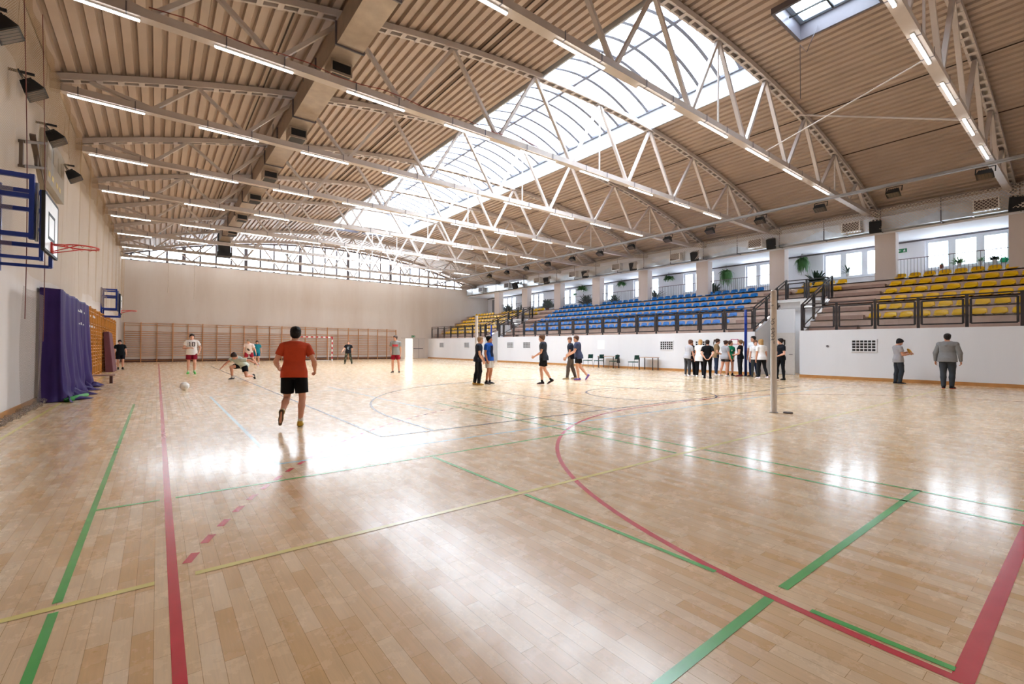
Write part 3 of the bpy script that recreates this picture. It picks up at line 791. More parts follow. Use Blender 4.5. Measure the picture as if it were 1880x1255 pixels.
for i, y in enumerate([2.16, 6.75, 11.47, 16.12, 20.96, 25.68, 30.33, 34.86]):
    o = SP if i == 0 else dup(SP); o.location = (27.35, y, 7.22)
    o.rotation_euler = (0, math.radians(-22), math.radians(14))
    tag(o, 'black loudspeaker angled down above the gallery column, %s from the camera' % nth(i), 'speaker', 'loudspeakers above the gallery')

def net_sheet(name, m, x, y0, y1, ztop, zbot, ny=120, nz=14, sway=.12):
    b = MB(); idx = []
    for i in range(ny + 1):
        y = y0 + (y1 - y0) * i / ny; zt, zb = ztop(y), zbot(y); col = []
        for j in range(nz + 1):
            t = j / nz; z = zt + (zb - zt) * t
            col.append(len(b.v)); b.v.append((x + sway * math.sin(y * 2.3 + t * 2.0) * (t * (1 - t) * 4 + .15) * .6 + sway * .5 * math.sin(y * 5.1), y, z))
        idx.append(col)
    for i in range(ny):
        for j in range(nz):
            b.f.append((idx[i][j], idx[i+1][j], idx[i+1][j+1], idx[i][j+1])); b.m.append(0)
    return b.build(name, m, None, smooth=True)
def swag(y):
    t = ((y + .3) % 4.65) / 4.65
    return 7.42 - .42 * math.sin(PI * t) ** .8 + .04 * math.sin(y * 3)
o = net_sheet('safety_net', M['net_wide'], 27.2, YN + .1, 33.0, lambda y: 7.98, swag, 140, 10, .10)
tag(o, 'gathered protective net swagged in front of the gallery duct', 'net')
b = MB(); b.tube([(27.2, YN + .1, 7.98), (27.2, 33, 7.98)], .012); o = b.build('net_wire', M['mull']); tag(o, 'thin wire carrying the gathered net above the gallery', 'wire')

for i, (y, z) in enumerate(((10.2, 6.15), (12.2, 6.1), (14.6, 6.05), (17.4, 6.0))):
    o = dup(FL); o.location = (XL + .3, y, z); o.rotation_euler = (0, math.radians(-35), 0)
    tag(o, 'black floodlight on the side wall high behind the net, %s from the camera' % nth(i), 'floodlight', 'floodlights on the side wall')
    b = MB(); b.bar((XL, y, z + .26), (XL + .34, y, z + .26), .04); k = b.build('wall_arm', M['black'], o); me = k.data
    for v in me.vertices: v.co = Matrix.Rotation(math.radians(35), 4, 'Y') @ (v.co - Vector((XL + .3, y, z)))
# ------------------------------------------------------------------ nets on the left wall
o = net_sheet('ball_stop_net', M['net_fine'], XL + .18, 8.2, YF - .3, lambda y: 8.0 + .04 * math.sin(y), lambda y: (2.75 if y < 21 else 3.12) + .06 * math.sin(y * 1.7), 180, 16, .05)
tag(o, 'fine tan ball stop net hung along the cream side wall', 'net')
o = net_sheet('ball_stop_net', M['net_dense'], XL + .16, 12.5, 14.7, lambda y: 2.45, lambda y: .03, 60, 16, .06)
tag(o, 'gathered grey net hanging to the floor beside the purple cover', 'net')
b = MB(); pts = []
for i in range(60):
    y = 9.0 + i * .10; pts.append((XL + .17 + .05 * math.sin(i * 1.3), y, .045 + .02 * math.sin(i * 2.1)))
b.tube(pts, [.045 + .015 * math.sin(i * .9) for i in range(60)], 8); o = b.build('net_hem', M['net_dense'], None, True)
tag(o, 'bunched hem of the grey net lying on the floor by the side wall', 'net hem')
for (y, z0, z1, lab) in ((11.9, 3.0, 8.0, 'red and white net cord hanging down the side wall nearest the camera'), (13.6, 2.6, 8.0, 'dark net cord hanging down the side wall behind the nearest hoop')):
    b = MB(); b.tube([(XL + .3, y - .5 + .6 * math.sin(t * 2), z1 + (z0 - 1.2 - z1) * t) for t in [i / 14 for i in range(15)]], .007, 6)
    o = b.build('hanging_rope', mat('cord_%d' % int(y), '7a4a44', .8)); tag(o, lab, 'cord')
o = net_sheet('gathered_net', M['net_band'], XL + .19, 8.5, YF - .4, lambda y: 8.05, lambda y: 6.0 + (y - 8) * .052 + .06 * math.sin(y * 1.9), 170, 10, .06)
tag(o, 'bunched tan net gathered along the top of the cream side wall', 'net')
# climbing ropes tied up in front of the far wall
for i, (x, z) in enumerate(((.6, 5.3), (2.25, 4.9))):
    b = MB(); b.tube([(x, 43.6, 7.7), (x + .02, 43.6, 6.5), (x, 43.6, z)], .03, 8); o = b.build('hanging_rope', mat('rope_%d' % i, 'e0d6cc', .8))
    tag(o, 'pale climbing rope hanging in front of the far wall, %s the corner' % ('nearer' if i == 0 else 'farther from'), 'rope')

# ------------------------------------------------------------------ wall bars
RZ = [2.97, 2.81, 2.33, 2.19, 2.03, 1.86, 1.70, 1.54, 1.38, 1.24, 1.10, .93, .77, .62, .47, .12]
def make_bars(m, pitch, name):
    r = empty(name, (0, 0, 0))
    for i in range(3):
        u = MB(); w = .055 if i == 1 else .04
        u.box(i * pitch - w / 2, i * pitch + w / 2, -.11, .0, 0, 3.04 if i == 1 else 3.0); link('upright', u.mesh('upright'), m, r)
    for j, z in enumerate(RZ):
        g = MB(); y = -.105 if j in (0, 1) else -.07
        g.tube([(0, y, z), (2 * pitch, y, z)], .021, 8); link('rung', g.mesh('rung', True), m, r)
    freeze(r); return r
B1 = make_bars(M['bars'], .98, 'wall_bars')
for i in range(11):
    o = B1 if i == 0 else dup(B1); o.location = (XL + .22 + 1.965 * i, YF - .02, 0)
    tag(o, 'brown wall bars on the far wall, %s unit from the side wall' % nth(i), 'wall bars', 'wall bars on the far wall')
B2 = make_bars(M['bars_yellow'], .92, 'wall_bars')
for i in range(9):
    o = B2 if i == 0 else dup(B2); o.location = (XL + .03, 21.6 + 1.845 * (i + 1), 0); o.rotation_euler = (0, 0, -PI / 2)
    o.scale = (1, 1, .935)
    # rungs face the hall
    o.rotation_euler = (0, 0, PI / 2); o.location = (XL + .02, 21.6 + 1.845 * i, 0)
    tag(o, 'yellow wall bars on the side wall, %s unit behind the purple cover' % nth(i), 'wall bars', 'wall bars on the side wall')

# ------------------------------------------------------------------ basketball hoops
def hoop(y, label, detail=True):
    root = empty('basketball_hoop', (0, y, 0), 0, label, 'basketball hoop')
    bx = -1.45; z0, z1 = 2.88, 3.80
    b = MB(); b.box(bx - .03, bx, -.6, .6, z0, z1); bd = b.build('backboard', M['white'], root)
    e = MB()
    for q in ((-.6, .6, z0 - .02, z0 + .02), (-.6, .6, z1 - .02, z1 + .02), (-.62, -.58, z0, z1), (.58, .62, z0, z1)): e.box(bx - .04, bx + .004, *q)
    e.build('board_edge', M['black'], bd)
    t = MB(); k = .05
    for q in ((-.295, .295, 3.1, 3.1 + k), (-.295, .295, 3.5, 3.5 + k), (-.295, -.245, 3.1, 3.55), (.245, .295, 3.1, 3.55)): t.box(bx, bx + .003, *q)
    t.build('target_square', M['black'], bd)
    r = MB(); r.tube([(bx + .385 + .225 * math.cos(a), .225 * math.sin(a), 3.05) for a in [2 * PI * i / 32 for i in range(32)]], .011, 8, closed=True)
    for s in (-1, 1):
        r.tube([(bx + .02, s * .07, 2.92), (bx + .36, s * .225, 3.045)], .008, 6); r.tube([(bx + .02, s * .06, 3.05), (bx + .2, s * .10, 3.05)], .010, 6)
    r.box(bx, bx + .02, -.09, .09, 2.90, 3.08)
    for i in range(12):
        a = 2 * PI * i / 12; r.tube([(bx + .385 + .225 * math.cos(a) , .225 * math.sin(a), 3.045), (bx + .385 + .215 * math.cos(a + .12), .215 * math.sin(a + .12), 3.015), (bx + .385 + .225 * math.cos(a + .24), .225 * math.sin(a + .24), 3.045)], .004, 5)
    r.build('rim', M['orange_red'], root, True)
    for s in (-1, 1):                                        # swing frames to the wall
        f_ = MB(); yy = s * .52
        for z in (2.72, 3.08, 3.70, 4.02): f_.bar((XL + .02, yy, z), (bx - .14, yy, z), .07) if z in (3.08, 3.70, 4.02) else f_.bar((XL + .02, yy, z), (bx - .06, yy, z), .05)
        f_.bar((bx - .16, yy, 3.02), (bx - .16, yy, 4.06), .09, .06, (1, 0, 0)); f_.bar((XL + .04, yy, 2.6), (XL + .04, yy, 4.1), .06, .06, (1, 0, 0))
        f_.build('support_frame', M['blue'], root)
        g = MB(); g.bar((bx - .06, yy * .8, 2.7), (bx - .06, yy * .8, 3.85), .09, .05, (1, 0, 0)); g.bar((bx - .16, yy * .8, 3.2), (bx - .06, yy * .8, 3.2), .05); g.build('slide_rail', M['blue'], root)
        h = MB(); h.tube([(bx - .11, yy * .9, 3.0), (bx - .11, yy * .9, 3.95)], .022, 8); h.build('adjuster_tube', M['zinc'], root, True)
    return root
hoop(11.02, 'nearest basketball hoop with red rim on blue frame beside the camera')
hoop(30.2, 'far basketball hoop on blue frame above the yellow wall bars')
# scoreboard and an old folded hoop frame behind the net
root = empty('scoreboard', (XL + .02, 16.2, 5.7), 0, 'grey electronic scoreboard on the side wall behind the net', 'scoreboard')
b = MB(); b.box(0, .12, -1.2, 1.2, -.55, .65); b.build('case', mat('scoreboard_grey', '8d8880', .5), root)
b = MB()
for y in (-.9, -.35, .35, .8): b.box(.12, .125, y - .15, y + .15, .05, .4)
b.build('display_window', mat('display_dim', '6c665c', .3), root)
b = MB()
for y in (-.95, -.5, .1, .5): b.box(.12, .126, y - .12, y + .12, -.4, -.28)
b.build('yellow_digits', mat('digits_yellow', 'c9b25a', .4), root)
b = MB(); X_ = XL + .2
for a, c in (((12.1, 5.05), (14.2, 5.75)), ((12.1, 4.6), (14.2, 5.2)), ((12.1, 5.05), (12.1, 4.6)), ((13.4, 5.45), (13.4, 5.0)), ((14.2, 5.75), (14.2, 4.9)), ((13.0, 5.5), (14.2, 4.6))):
    b.bar((X_, a[0], a[1]), (X_, c[0], c[1]), .09, .05)
o = b.build('folded_bracket', mat('bracket_brown', '6b5c50', .6)); tag(o, 'old folded hoop bracket on the side wall behind the net', 'bracket')

# ------------------------------------------------------------------ purple cover draped over stacked mats
def cover():
    b = MB(); ya, yb = 14.95, 20.5; n, mz = 110, 44; idx = []
    # path: near end from the wall to the front corner, then along the front
    path = []
    for i in range(16): path.append((XL + .05 + .35 * i / 15, ya, 0))
    for i in range(1, n + 1): path.append((XL + .40, ya + (yb - ya) * i / n, 1))
    for i in range(1, 12): path.append((XL + .40 - .35 * i / 11, yb, 2))
    for i, (x, y, seg) in enumerate(path):
        col = []
        for j in range(mz + 1):
            t = j / mz; z = 2.62 + .02 * math.sin(y * 3) - 2.62 * t
            fl = .09 * t ** 3 + .04 * t                       # flare to the floor
            k = y if seg == 1 else y + (x - XL) * 2
            fold = (.035 * math.sin(k * 7.5 + .6 * math.sin(k * 1.7)) + .03 * math.sin(k * 15 + 2 * t)) * (.25 + t * .9) + .05 * math.sin(k * 3.1 + t * 4) * t
            crease = .05 * math.sin(z * 9 + k * 2.2) * max(0, t - .78) * 4
            ox, oy = (0, 0)
            if seg == 0: oy = -(fl + abs(fold) * .6 + crease); ox = fl * .9 * (x - XL) / .5
            elif seg == 1:
                ox = fl + fold + crease; e = (y - ya) / (yb - ya)
                oy = -fl * max(0, 1 - e * 6) + fl * .6 * max(0, (e - .85) * 6)
            else: oy = fl * .6 + fold * .5; ox = fl * (1 - (i - 15 - n) / 11)
            col.append(len(b.v)); b.v.append((x + ox, y + oy, max(.006, z + (.05 * math.sin(k * 6) if j == mz and False else 0))))
        idx.append(col)
    for i in range(len(path) - 1):
        for j in range(mz): b.f.append((idx[i][j], idx[i][j+1], idx[i+1][j+1], idx[i+1][j])); b.m.append(0)
    # top sheet back to the wall
    for i in range(16, 15 + n):
        v = b.v[idx[i][0]]; w = b.v[idx[i+1][0]]; q = len(b.v); b.v += [(XL + .03, v[1], 2.66), (XL + .03, w[1], 2.66)]
        b.f.append((idx[i][0], idx[i+1][0], q + 1, q)); b.m.append(0)
    root = b.build('purple_cover', M['purple'], None, True)
    tag(root, 'tall purple fabric cover draped over equipment against the side wall', 'cover')
    # skirt spread over the floor in crumples
    s = MB(); idx = []; n2 = 90
    for i in range(n2 + 1):
        y = ya - .35 + (yb - ya + .55) * i / n2; r = []
        for j in range(9):
            t = j / 8; r.append(len(s.v))
            s.v.append((XL + .50 + t * (.20 + .14 * math.sin(y * 4.2) + .12 * math.sin(y * 9.1)), y + .12 * math.sin(t * 5 + y * 3), max(.008, (.13 + .06 * math.sin(y * 8 + t * 6)) * (1 - t) + .03 * math.sin(y * 13 + t * 9) * (1 - t) + .012)))
        idx.append(r)
    for i in range(n2):
        for j in range(8): s.f.append((idx[i][j], idx[i][j+1], idx[i+1][j+1], idx[i+1][j])); s.m.append(0)
    s.build('skirt', M['purple'], root, True)
    # broken white print on the front
    p = MB(); rnd = random.Random(3)
    for row, z in enumerate((2.18, 1.86)):
        y = 16.0
        while y < 19.9:
            w_ = rnd.uniform(.05, .14)
            if rnd.random() < .62 and not (17.2 < y < 18.4):
                x = XL + .40 + .2
                p.box(x - .01, x, y, y + w_, z, z + rnd.uniform(.03, .08))
            y += w_ + rnd.uniform(.05, .16)
    p.build('white_print', M['white'], root)
cover()
b = MB(); b.tube([(-1.66, 14.75, .05), (-1.52, 15.3, .06), (-1.42, 16.0, .05)], [.05, .06, .045], 10); o = b.build('green_tube', mat('green_foam', '2f8a3a', .6), None, True)
tag(o, 'green foam tube lying at the foot of the purple cover', 'foam tube')
# low bench poking out behind the cover, maroon mat leaning on the bars
root = empty('balance_bench', (0, 0, 0), 0, 'low brown gym bench standing behind the purple cover', 'bench')
b = MB(); b.box(-2.0, -1.15, 20.9, 21.15, .26, .31); b.build('bench_top', M['wood_step'], root)
for x in (-1.9, -1.25):
    b = MB(); b.box(x - .04, x + .04, 20.92, 21.13, 0, .26); b.build('leg', M['base_dark'], root)
root = empty('gym_mat', (0, 0, 0), 0, 'maroon gym mat leaning upright against the yellow wall bars', 'mat')
b = MB(); b.hexa([(-1.98, 29.5, 0), (-1.68, 29.5, 0), (-1.62, 30.9, 0), (-1.92, 30.9, 0), (-2.07, 29.5, 1.95), (-1.86, 29.5, 1.97), (-1.82, 30.9, 1.9), (-2.05, 30.9, 1.9)])
b.build('mat_body', mat('mat_maroon', '6b3a44', .55), root, bevel=.03)

# ------------------------------------------------------------------ handball goal
root = empty('handball_goal', (0, 40.35, 0), 0, 'red and white striped handball goal in front of the far wall', 'goal')
def striped(a, c, name):
    a, c = Vector(a), Vector(c); n = max(1, round((c - a).length / .2)); b = MB()
    for i in range(n):
        b.cur = i % 2; b.bar(a + (c - a) * i / n, a + (c - a) * (i + 1) / n, .08)
    b.build(name, [M['red'], M['white']], root)
GX0, GX1 = 8.72, 11.80
striped((GX0, 0, 2.04), (GX0, 0, 0), 'goal_post'); striped((GX1, 0, 2.04), (GX1, 0, 0), 'goal_post'); striped((GX1 + .04, 0, 2.04), (GX0 - .04, 0, 2.04), 'crossbar')
for x in (GX0, GX1):
    b = MB(); b.tube([(x, .04, 2.04), (x, .8, 2.0), (x, 1.05, .03), (x, .04, .03)], .02, 8); b.build('side_hoop', M['white'], root, True)
b = MB(); b.bar((GX0, 1.05, .03), (GX1, 1.05, .03), .04); b.build('ground_bar', M['white'], root)

# ------------------------------------------------------------------ volleyball posts, floor cap, ball
def text_mesh(body, size, radius):
    cu = bpy.data.curves.new('lettering', 'FONT'); cu.body = body; cu.size = size; cu.align_x = 'CENTER'; cu.align_y = 'CENTER'; cu.extrude = 0
    cu.resolution_u = 3
    o = bpy.data.objects.new('tmp', cu); COL.objects.link(o); bpy.context.view_layer.update()
    me = bpy.data.meshes.new_from_object(o.evaluated_get(bpy.context.evaluated_depsgraph_get())); bpy.data.objects.remove(o)
    return me
def vpost(x, y, ang, label, text=True):
    root = empty('volleyball_post', (x, y, 0), 0, label, 'post'); R = .058
    b = MB(); b.lathe([(R + .004, 0), (R + .004, .01), (R, .012), (R, 2.52), (R - .01, 2.55)], 28); b.build('tube', mat('post_ivory', 'd8ccc0', .35, var=.03), root, True)
    b = MB(); b.lathe([(.085, 0.001), (.085, .006), (.06, .008)], 24); b.build('floor_flange', M['mull'], root)
    b = MB(); b.tube([(R, .0, 2.4), (R + .05, 0, 2.4)], .012, 8); b.tube([(R, 0, 1.0), (R + .04, 0, 1.0)], .014, 8); b.build('net_hook', M['mull'], root)
    if text:
        for body, zc_, size in (('POLSPORT', 1.70, .115), ('9.', 2.22, .08)):
            me = text_mesh(body, size, R)
            for v in me.vertices:
                t, h = v.co.y, -v.co.x                      # letters read downwards
                a = ang - (-t) / R
                v.co = (math.cos(ang + t / R) * (R + .0015), math.sin(ang + t / R) * (R + .0015), zc_ + h)
            link('lettering', me, mat('lettering_dark_' + body[:1], '43454f', .5), root)
vpost(10.16, 4.22, math.atan2(-4.22, -10.16) + math.radians(-32), 'ivory volleyball post with dark lettering standing nearest the camera')
vpost(10.0, 15.23, 0, 'ivory volleyball post behind the two boys facing each other', False)
b = MB(); b.lathe([(.09, .001), (.09, .02), (.075, .028)], 24, (10.3, 4.0, 0)); o = b.build('socket_cap', mat('cap_brown', '4a3a34', .6), None); tag(o, 'dark round floor socket cap lying beside the nearest post', 'cap')
for (x, y, lab) in ((22.04, 10.40, 'tall blue post beside the man in white by the passage'), (22.0, 31.27, 'tall blue post by the far passage')):
    root = empty('blue_post', (x, y, 0), 0, lab, 'post')
    b = MB(); b.lathe([(.062, .02), (.062, 3.12), (.05, 3.14)], 20); b.build('tube', M['blue'], root, True)
    b = MB(); b.box(-.16, .16, -.16, .16, 0, .02); b.build('base_plate', M['black'], root)
root = empty('ball', (.65, 16.68, .122), 0, 'white ball resting on the floor in front of the players', 'ball')
bm = bmesh.new(); bmesh.ops.create_icosphere(bm, subdivisions=4, radius=.12)
for v in bm.verts:                                            # panel seams
    n = v.co.normalized(); g = min(abs(n.x), abs(n.y), abs(n.z), abs(n.x * .6 + n.y * .8), abs(n.y * .5 - n.z * .86)); v.co = n * (.12 - .004 * max(0, 1 - g / .05))
me = bpy.data.meshes.new('ball_skin'); bm.to_mesh(me); bm.free(); me.polygons.foreach_set('use_smooth', [True] * len(me.polygons)); link('ball_skin', me, mat('ball_white', 'fbf8f2', .45), root)

# ------------------------------------------------------------------ tables and green chairs by the stand wall
GREEN = mat('green_upholstery', '0f4a45', .7, var=.08, scale=12)
def make_chair():
    r = empty('padded_chair', (0, 0, 0))
    b = MB(); b.box(-.22, .22, -.21, .21, .43, .48); link('seat', b.mesh('seat'), GREEN, r)
    b = MB(); b.hexa([(-.21, .21, .60), (.21, .21, .60), (.21, .25, .60), (-.21, .25, .60), (-.20, .25, .86), (.20, .25, .86), (.20, .29, .86), (-.20, .29, .86)]); link('backrest', b.mesh('backrest'), GREEN, r)
    for sx in (-1, 1):
        b = MB(); b.tube([(sx * .2, -.18, .44), (sx * .23, -.23, 0)], .011, 8); link('leg', b.mesh('leg'), M['mull'], r)
        b = MB(); b.tube([(sx * .2, .27, .75), (sx * .2, .2, .46), (sx * .23, .26, 0)], .011, 8); link('leg', b.mesh('leg'), M['mull'], r)
    freeze(r); return r
CH = make_chair(); 
for i, (x, y, rz, lab) in enumerate(((22.35, 20.75, 92, 'green padded chair, farthest of the four, standing left of the first table'), (22.55, 20.0, 95, 'green padded chair half behind the farther table'),
                                     (22.5, 18.7, 100, 'green padded chair between the two tables with a dark bag on its back'), (22.45, 17.2, 96, 'green padded chair pulled up to the nearer table'))):
    o = CH if i == 0 else dup(CH); o.location = (x, y, 0); o.rotation_euler = (0, 0, math.radians(rz + 85)); tag(o, lab, 'chair', 'green chairs by the stand wall')
b = MB(); b.hexa([(22.42, 18.30, .36), (22.62, 18.32, .36), (22.62, 18.44, .36), (22.42, 18.42, .36), (22.46, 18.32, .72), (22.58, 18.34, .72), (22.58, 18.40, .72), (22.46, 18.38, .72)])
b.tube([(22.48, 18.36, .70), (22.48, 18.44, .9), (22.56, 18.44, .9), (22.56, 18.38, .70)], .012, 6)
o = b.build('bag', M['black'], None, bevel=.02); tag(o, 'small dark bag hanging from the chair between the tables', 'bag')
def table(y0, y1, lab):
    root = empty('table', (22.95, 0, 0), 0, lab, 'table')
    b = MB(); b.box(-.3, .3, y0, y1, .72, .75); b.build('tabletop', mat('table_wood', 'b08a6c', .45), root)
    for x in (-.26, .26):
        for y in (y0 + .06, y1 - .06):
            b = MB(); b.box(x - .02, x + .02, y - .02, y + .02, 0, .72); b.build('leg', M['dark'], root)
table(18.85, 20.2, 'small wooden table with dark legs between the green chairs'); table(15.95, 17.0, 'small wooden table with dark legs nearest the waiting group')
b = MB(); b.box(XR - .006, XR, 20.25, 20.85, 1.2, 1.78); o = b.build('notice_sign', mat('paper', 'f4f4f2', .7, var=.01)); tag(o, 'white paper notice on the wall above the chairs', 'notice')
root = empty('wall_sign', (XR - .004, 11.6, 0), 0, 'small sign with a pink frame on the wall behind the waiting girls', 'sign')
b = MB(); b.box(-.004, 0, -.2, .2, 1.5, 1.78); b.build('panel', M['white'], root)
b = MB()
for q in ((-.2, .2, 1.75, 1.78), (-.2, .2, 1.5, 1.53), (-.2, -.15, 1.5, 1.78), (.15, .2, 1.5, 1.78)): b.box(-.007, -.004, *q)
b.build('frame', mat('pink_frame', 'b23a74', .5), root)
# barred vents in the stand front wall
for i, (y, lab) in enumerate(((6.17, 'beside the boy holding the yellow disc'), (13.34, 'behind the group of waiting girls'), (15.56, 'right of the tables'), (28.32, 'nearer of the pair left of the walking boy'), (30.47, 'farther of the pair left of the walking boy'), (37.31, 'below the far yellow seats, nearer one'), (42.19, 'below the far yellow seats by the end wall'))):
    root = empty('barred_vent', (XR, y, 1.45), 0, 'dark barred vent in the white wall, ' + lab, 'vent')
    b = MB(); b.box(-.008, -.002, -.40, .40, -.24, .24); b.build('opening', M['black'], root)
    b = MB()
    for z in (-.12, 0, .12): b.box(-.03, -.01, -.42, .42, z - .015, z + .015)
    for k in range(5): b.box(-.03, -.01, -.27 + k * .135 - .012, -.27 + k * .135 + .012, -.24, .24)
    for q in ((-.45, .45, .22, .27), (-.45, .45, -.27, -.22), (-.45, -.40, -.22, .22), (.40, .45, -.22, .22)): b.box(-.034, -.002, *q)
    b.build('grille', M['winframe'], root)
b = MB(); b.tube([(XR, 7.48, 1.43), (XR - .04, 7.48, 1.43)], .05, 12); o = b.build('wall_socket', M['mull']); tag(o, 'small round grey socket on the white wall near the passage', 'socket')
# emergency exit signs: green panel, white running figure and arrow
def exit_sign(loc, rz, lab):
    root = empty('exit_sign', loc, rz, lab, 'sign')
    b = MB(); b.box(-.2, .2, -.02, 0, -.1, .1); b.build('panel', M['exit'], root)
    p = MB(); y = -.023
    def bar(a, c, w): 
        d = Vector((c[0] - a[0], 0, c[1] - a[1])).normalized(); n = Vector((-d.z, 0, d.x)) * w / 2
        A = Vector((a[0], y, a[1])); B_ = Vector((c[0], y, c[1])); p.face([A - n, B_ - n, B_ + n, A + n])
    bar((-.16, 0), (-.04, 0), .022); bar((-.16, 0), (-.11, .04), .02); bar((-.16, 0), (-.11, -.04), .02)
    bar((.10, .01), (.09, -.02), .05); bar((.10, .02), (.05, .0), .018); bar((.10, .02), (.145, .0), .018); bar((.09, -.02), (.05, -.07), .022); bar((.09, -.02), (.125, -.05), .022); bar((.125, -.05), (.13, -.085), .02)
    p.face([(.105 + .018 * math.cos(t), y, .055 + .018 * math.sin(t)) for t in [2 * PI * i / 10 for i in range(10)]])
    p.build('pictogram', M['white'], root)
exit_sign((XB - .01, 6.57, 6.54), -PI / 2, 'green emergency exit sign on the gallery wall nearest the camera')
exit_sign((XB - .01, 30.73, 6.3), -PI / 2, 'green emergency exit sign on the gallery wall near the far passage')
exit_sign((XB - .01, 43.7, 7.0), -PI / 2, 'green emergency exit sign above the grey gallery door')
exit_sign((21.6, YF - .03, 2.35), 0, 'green emergency exit sign above the far hall door')

# ------------------------------------------------------------------ gallery plants and cans
def leaves(n, spread, drop, size, rnd, up=0.2):
    """long arching leaves from one crown; up sets how steeply they rise, drop how far the tips hang"""
    b = MB()
    for i in range(n):
        a = rnd.uniform(0, 2 * PI); L = spread * rnd.uniform(.55, 1.05); el = rnd.uniform(.1, .75 + .7 * min(up, 1)); dr = drop * rnd.uniform(.25, 1.0)
        d = Vector((math.cos(a), math.sin(a), 0)); p = Vector((rnd.uniform(-.05, .05), rnd.uniform(-.05, .05), 0)); w = d.cross(Vector((0, 0, 1)))
        w = (w + Vector((0, 0, rnd.uniform(-.5, .5)))).normalized(); n_ = 7
        pts = [p + d * (L * math.cos(el) * (1 - (1 - t) ** 1.7)) + Vector((0, 0, L * math.sin(el) * (1.7 * t - .7 * t * t) - dr * t * t)) for t in [k / n_ for k in range(n_ + 1)]]
        for k in range(n_):
            s0 = size * math.sin(PI * (k / n_ * .85 + .1)); s1 = size * math.sin(PI * ((k + 1) / n_ * .85 + .1))
            b.face([pts[k] - w * s0, pts[k] + w * s0, pts[k+1] + w * s1, pts[k+1] - w * s1])
    return b
def plant(loc, lab, n, spread, drop, size, up, m, pot='pot', pr=.12, seed=1, hang=False, name='potted_plant'):
    root = empty(name, loc, 0, lab, 'plant'); rnd = random.Random(seed)
    b = MB(); b.lathe([(pr * .7, -.02), (pr, pr * 1.5), (pr * 1.06, pr * 1.5), (pr * 1.06, pr * 1.7), (pr * .9, pr * 1.7)], 14); b.build('pot', M[pot], root, True)
    o = leaves(n, spread, drop, size, rnd, up).build('foliage', m, root); o.location = (0, 0, pr * 1.6)
    if hang:
        b = MB()
        for k in range(3): b.tube([(pr * math.cos(k * 2.1), pr * math.sin(k * 2.1), pr * 1.7), (0, 0, .7)], .005, 5)
        b.build('hanger', M['mull'], root)
for i, (y, z, sp, dr, lab) in enumerate(((11.09, 6.45, .38, 1.0, 'large hanging fern between the columns above the cream door'), (15.76, 6.25, .48, 1.15, 'largest trailing hanging fern over the end of the blue seats'),
        (20.18, 6.3, .42, .3, 'small round hanging plant one bay beyond the largest fern'), (24.66, 6.35, .4, .3, 'small hanging plant two bays beyond the largest fern'), (29.19, 6.3, .55, .25, 'bushy hanging plant nearest the far passage'))):
    plant((30.6, y, z), lab, 280, sp * 1.1, dr, .030, .35, M['leaf'], 'potw', .13, i + 5, True, 'hanging_plant')
for i, (x, y, z, n, sp, dr, sz, up, m, pt, lab) in enumerate((
    (XB - .04 - .1, 5.0, 5.39, 25, .12, .05, .02, .5, 'leaf', 'pot', 'small plant in a terracotta pot at the end of the nearest window sill'),
    (XB - .14, 4.35, 5.39, 110, .32, .12, .015, .6, 'leaf', 'potw', 'feathery plant on the nearest window sill beside the terracotta pot'),
    (XB - .14, 3.62, 5.39, 70, .22, .12, .012, .8, 'leaf', 'potw', 'small grassy plant in the middle of the nearest window sill'),
    (XB - .14, 3.15, 5.39, 80, .22, .06, .03, .5, 'leaf_dark', 'potw', 'dark leafy plant on the sill beside the green watering cans'),
    (XB - .2, 8.95, 5.45, 60, .5, .15, .012, 1.0, 'leaf_dark', 'potw', 'thin spiky plant in front of the window over the cream door'),
    (30.2, 10.2, 4.72, 90, .55, .25, .05, 1.0, 'leaf_dark', 'potw', 'broad leaved plant standing behind the level railing over the cream door'),
    (30.4, 16.5, 4.72, 120, .5, .1, .05, 1.3, 'leaf_dark', 'potw', 'dark leafy plant behind the blue seats next to the second column'),
    (30.3, 21.2, 4.72, 120, .6, .3, .02, 1.2, 'leaf_dark', 'potw', 'spreading grey green plant behind the top blue row'),
    (30.3, 25.2, 4.72, 110, .45, .1, .04, 1.4, 'leaf_dark', 'potw', 'upright bushy plant two bays before the far passage'),
    (30.0, 28.0, 4.72, 260, .62, .2, .035, 1.0, 'leaf_dark', 'pot', 'very large bushy plant behind the top blue row near the far passage'),
    (30.0, 33.2, 4.72, 220, .62, .2, .05, .9, 'leaf_dark', 'pot', 'big dark plant behind the yellow seats above the far passage'),
    (30.0, 36.9, 4.72, 160, .5, .2, .05, .9, 'leaf_dark', 'pot', 'dark plant by the gallery window beyond the far passage'),
    (30.0, 39.5, 4.72, 160, .6, .2, .05, .8, 'leaf_dark', 'pot', 'dark plant at the far end of the gallery'))):
    plant((x, y, z), lab, n, sp * (1.35 if z > 5 else 1.75), dr, sz * 1.2, up, M[m], pt, .09 if z > 5 else .2, 40 + i)
for i, (y, col, lab) in enumerate(((2.85, '0fa878', 'green plastic watering can on the sill beside the dark plant'), (2.45, '19b29a', 'turquoise watering can on the sill nearest the column'))):
    root = empty('watering_can', (XB - .15, y, 5.385), 0, lab, 'watering can'); cm = mat('can_%d' % i, col, .35)
    b = MB(); b.lathe([(.10, 0), (.13, .06), (.13, .16), (.09, .22)], 16); b.build('can_body', cm, root, True)
    b = MB(); b.tube([(0, -.1, .08), (0, -.22, .2), (0, -.27, .29)], [.03, .02, .025], 8); b.build('spout', cm, root, True)
    b = MB(); b.tube([(0, .12, .08), (0, .21, .17), (0, .15, .30), (0, 0, .30), (0, -.06, .2)], .014, 8); b.build('handle', cm, root, True)

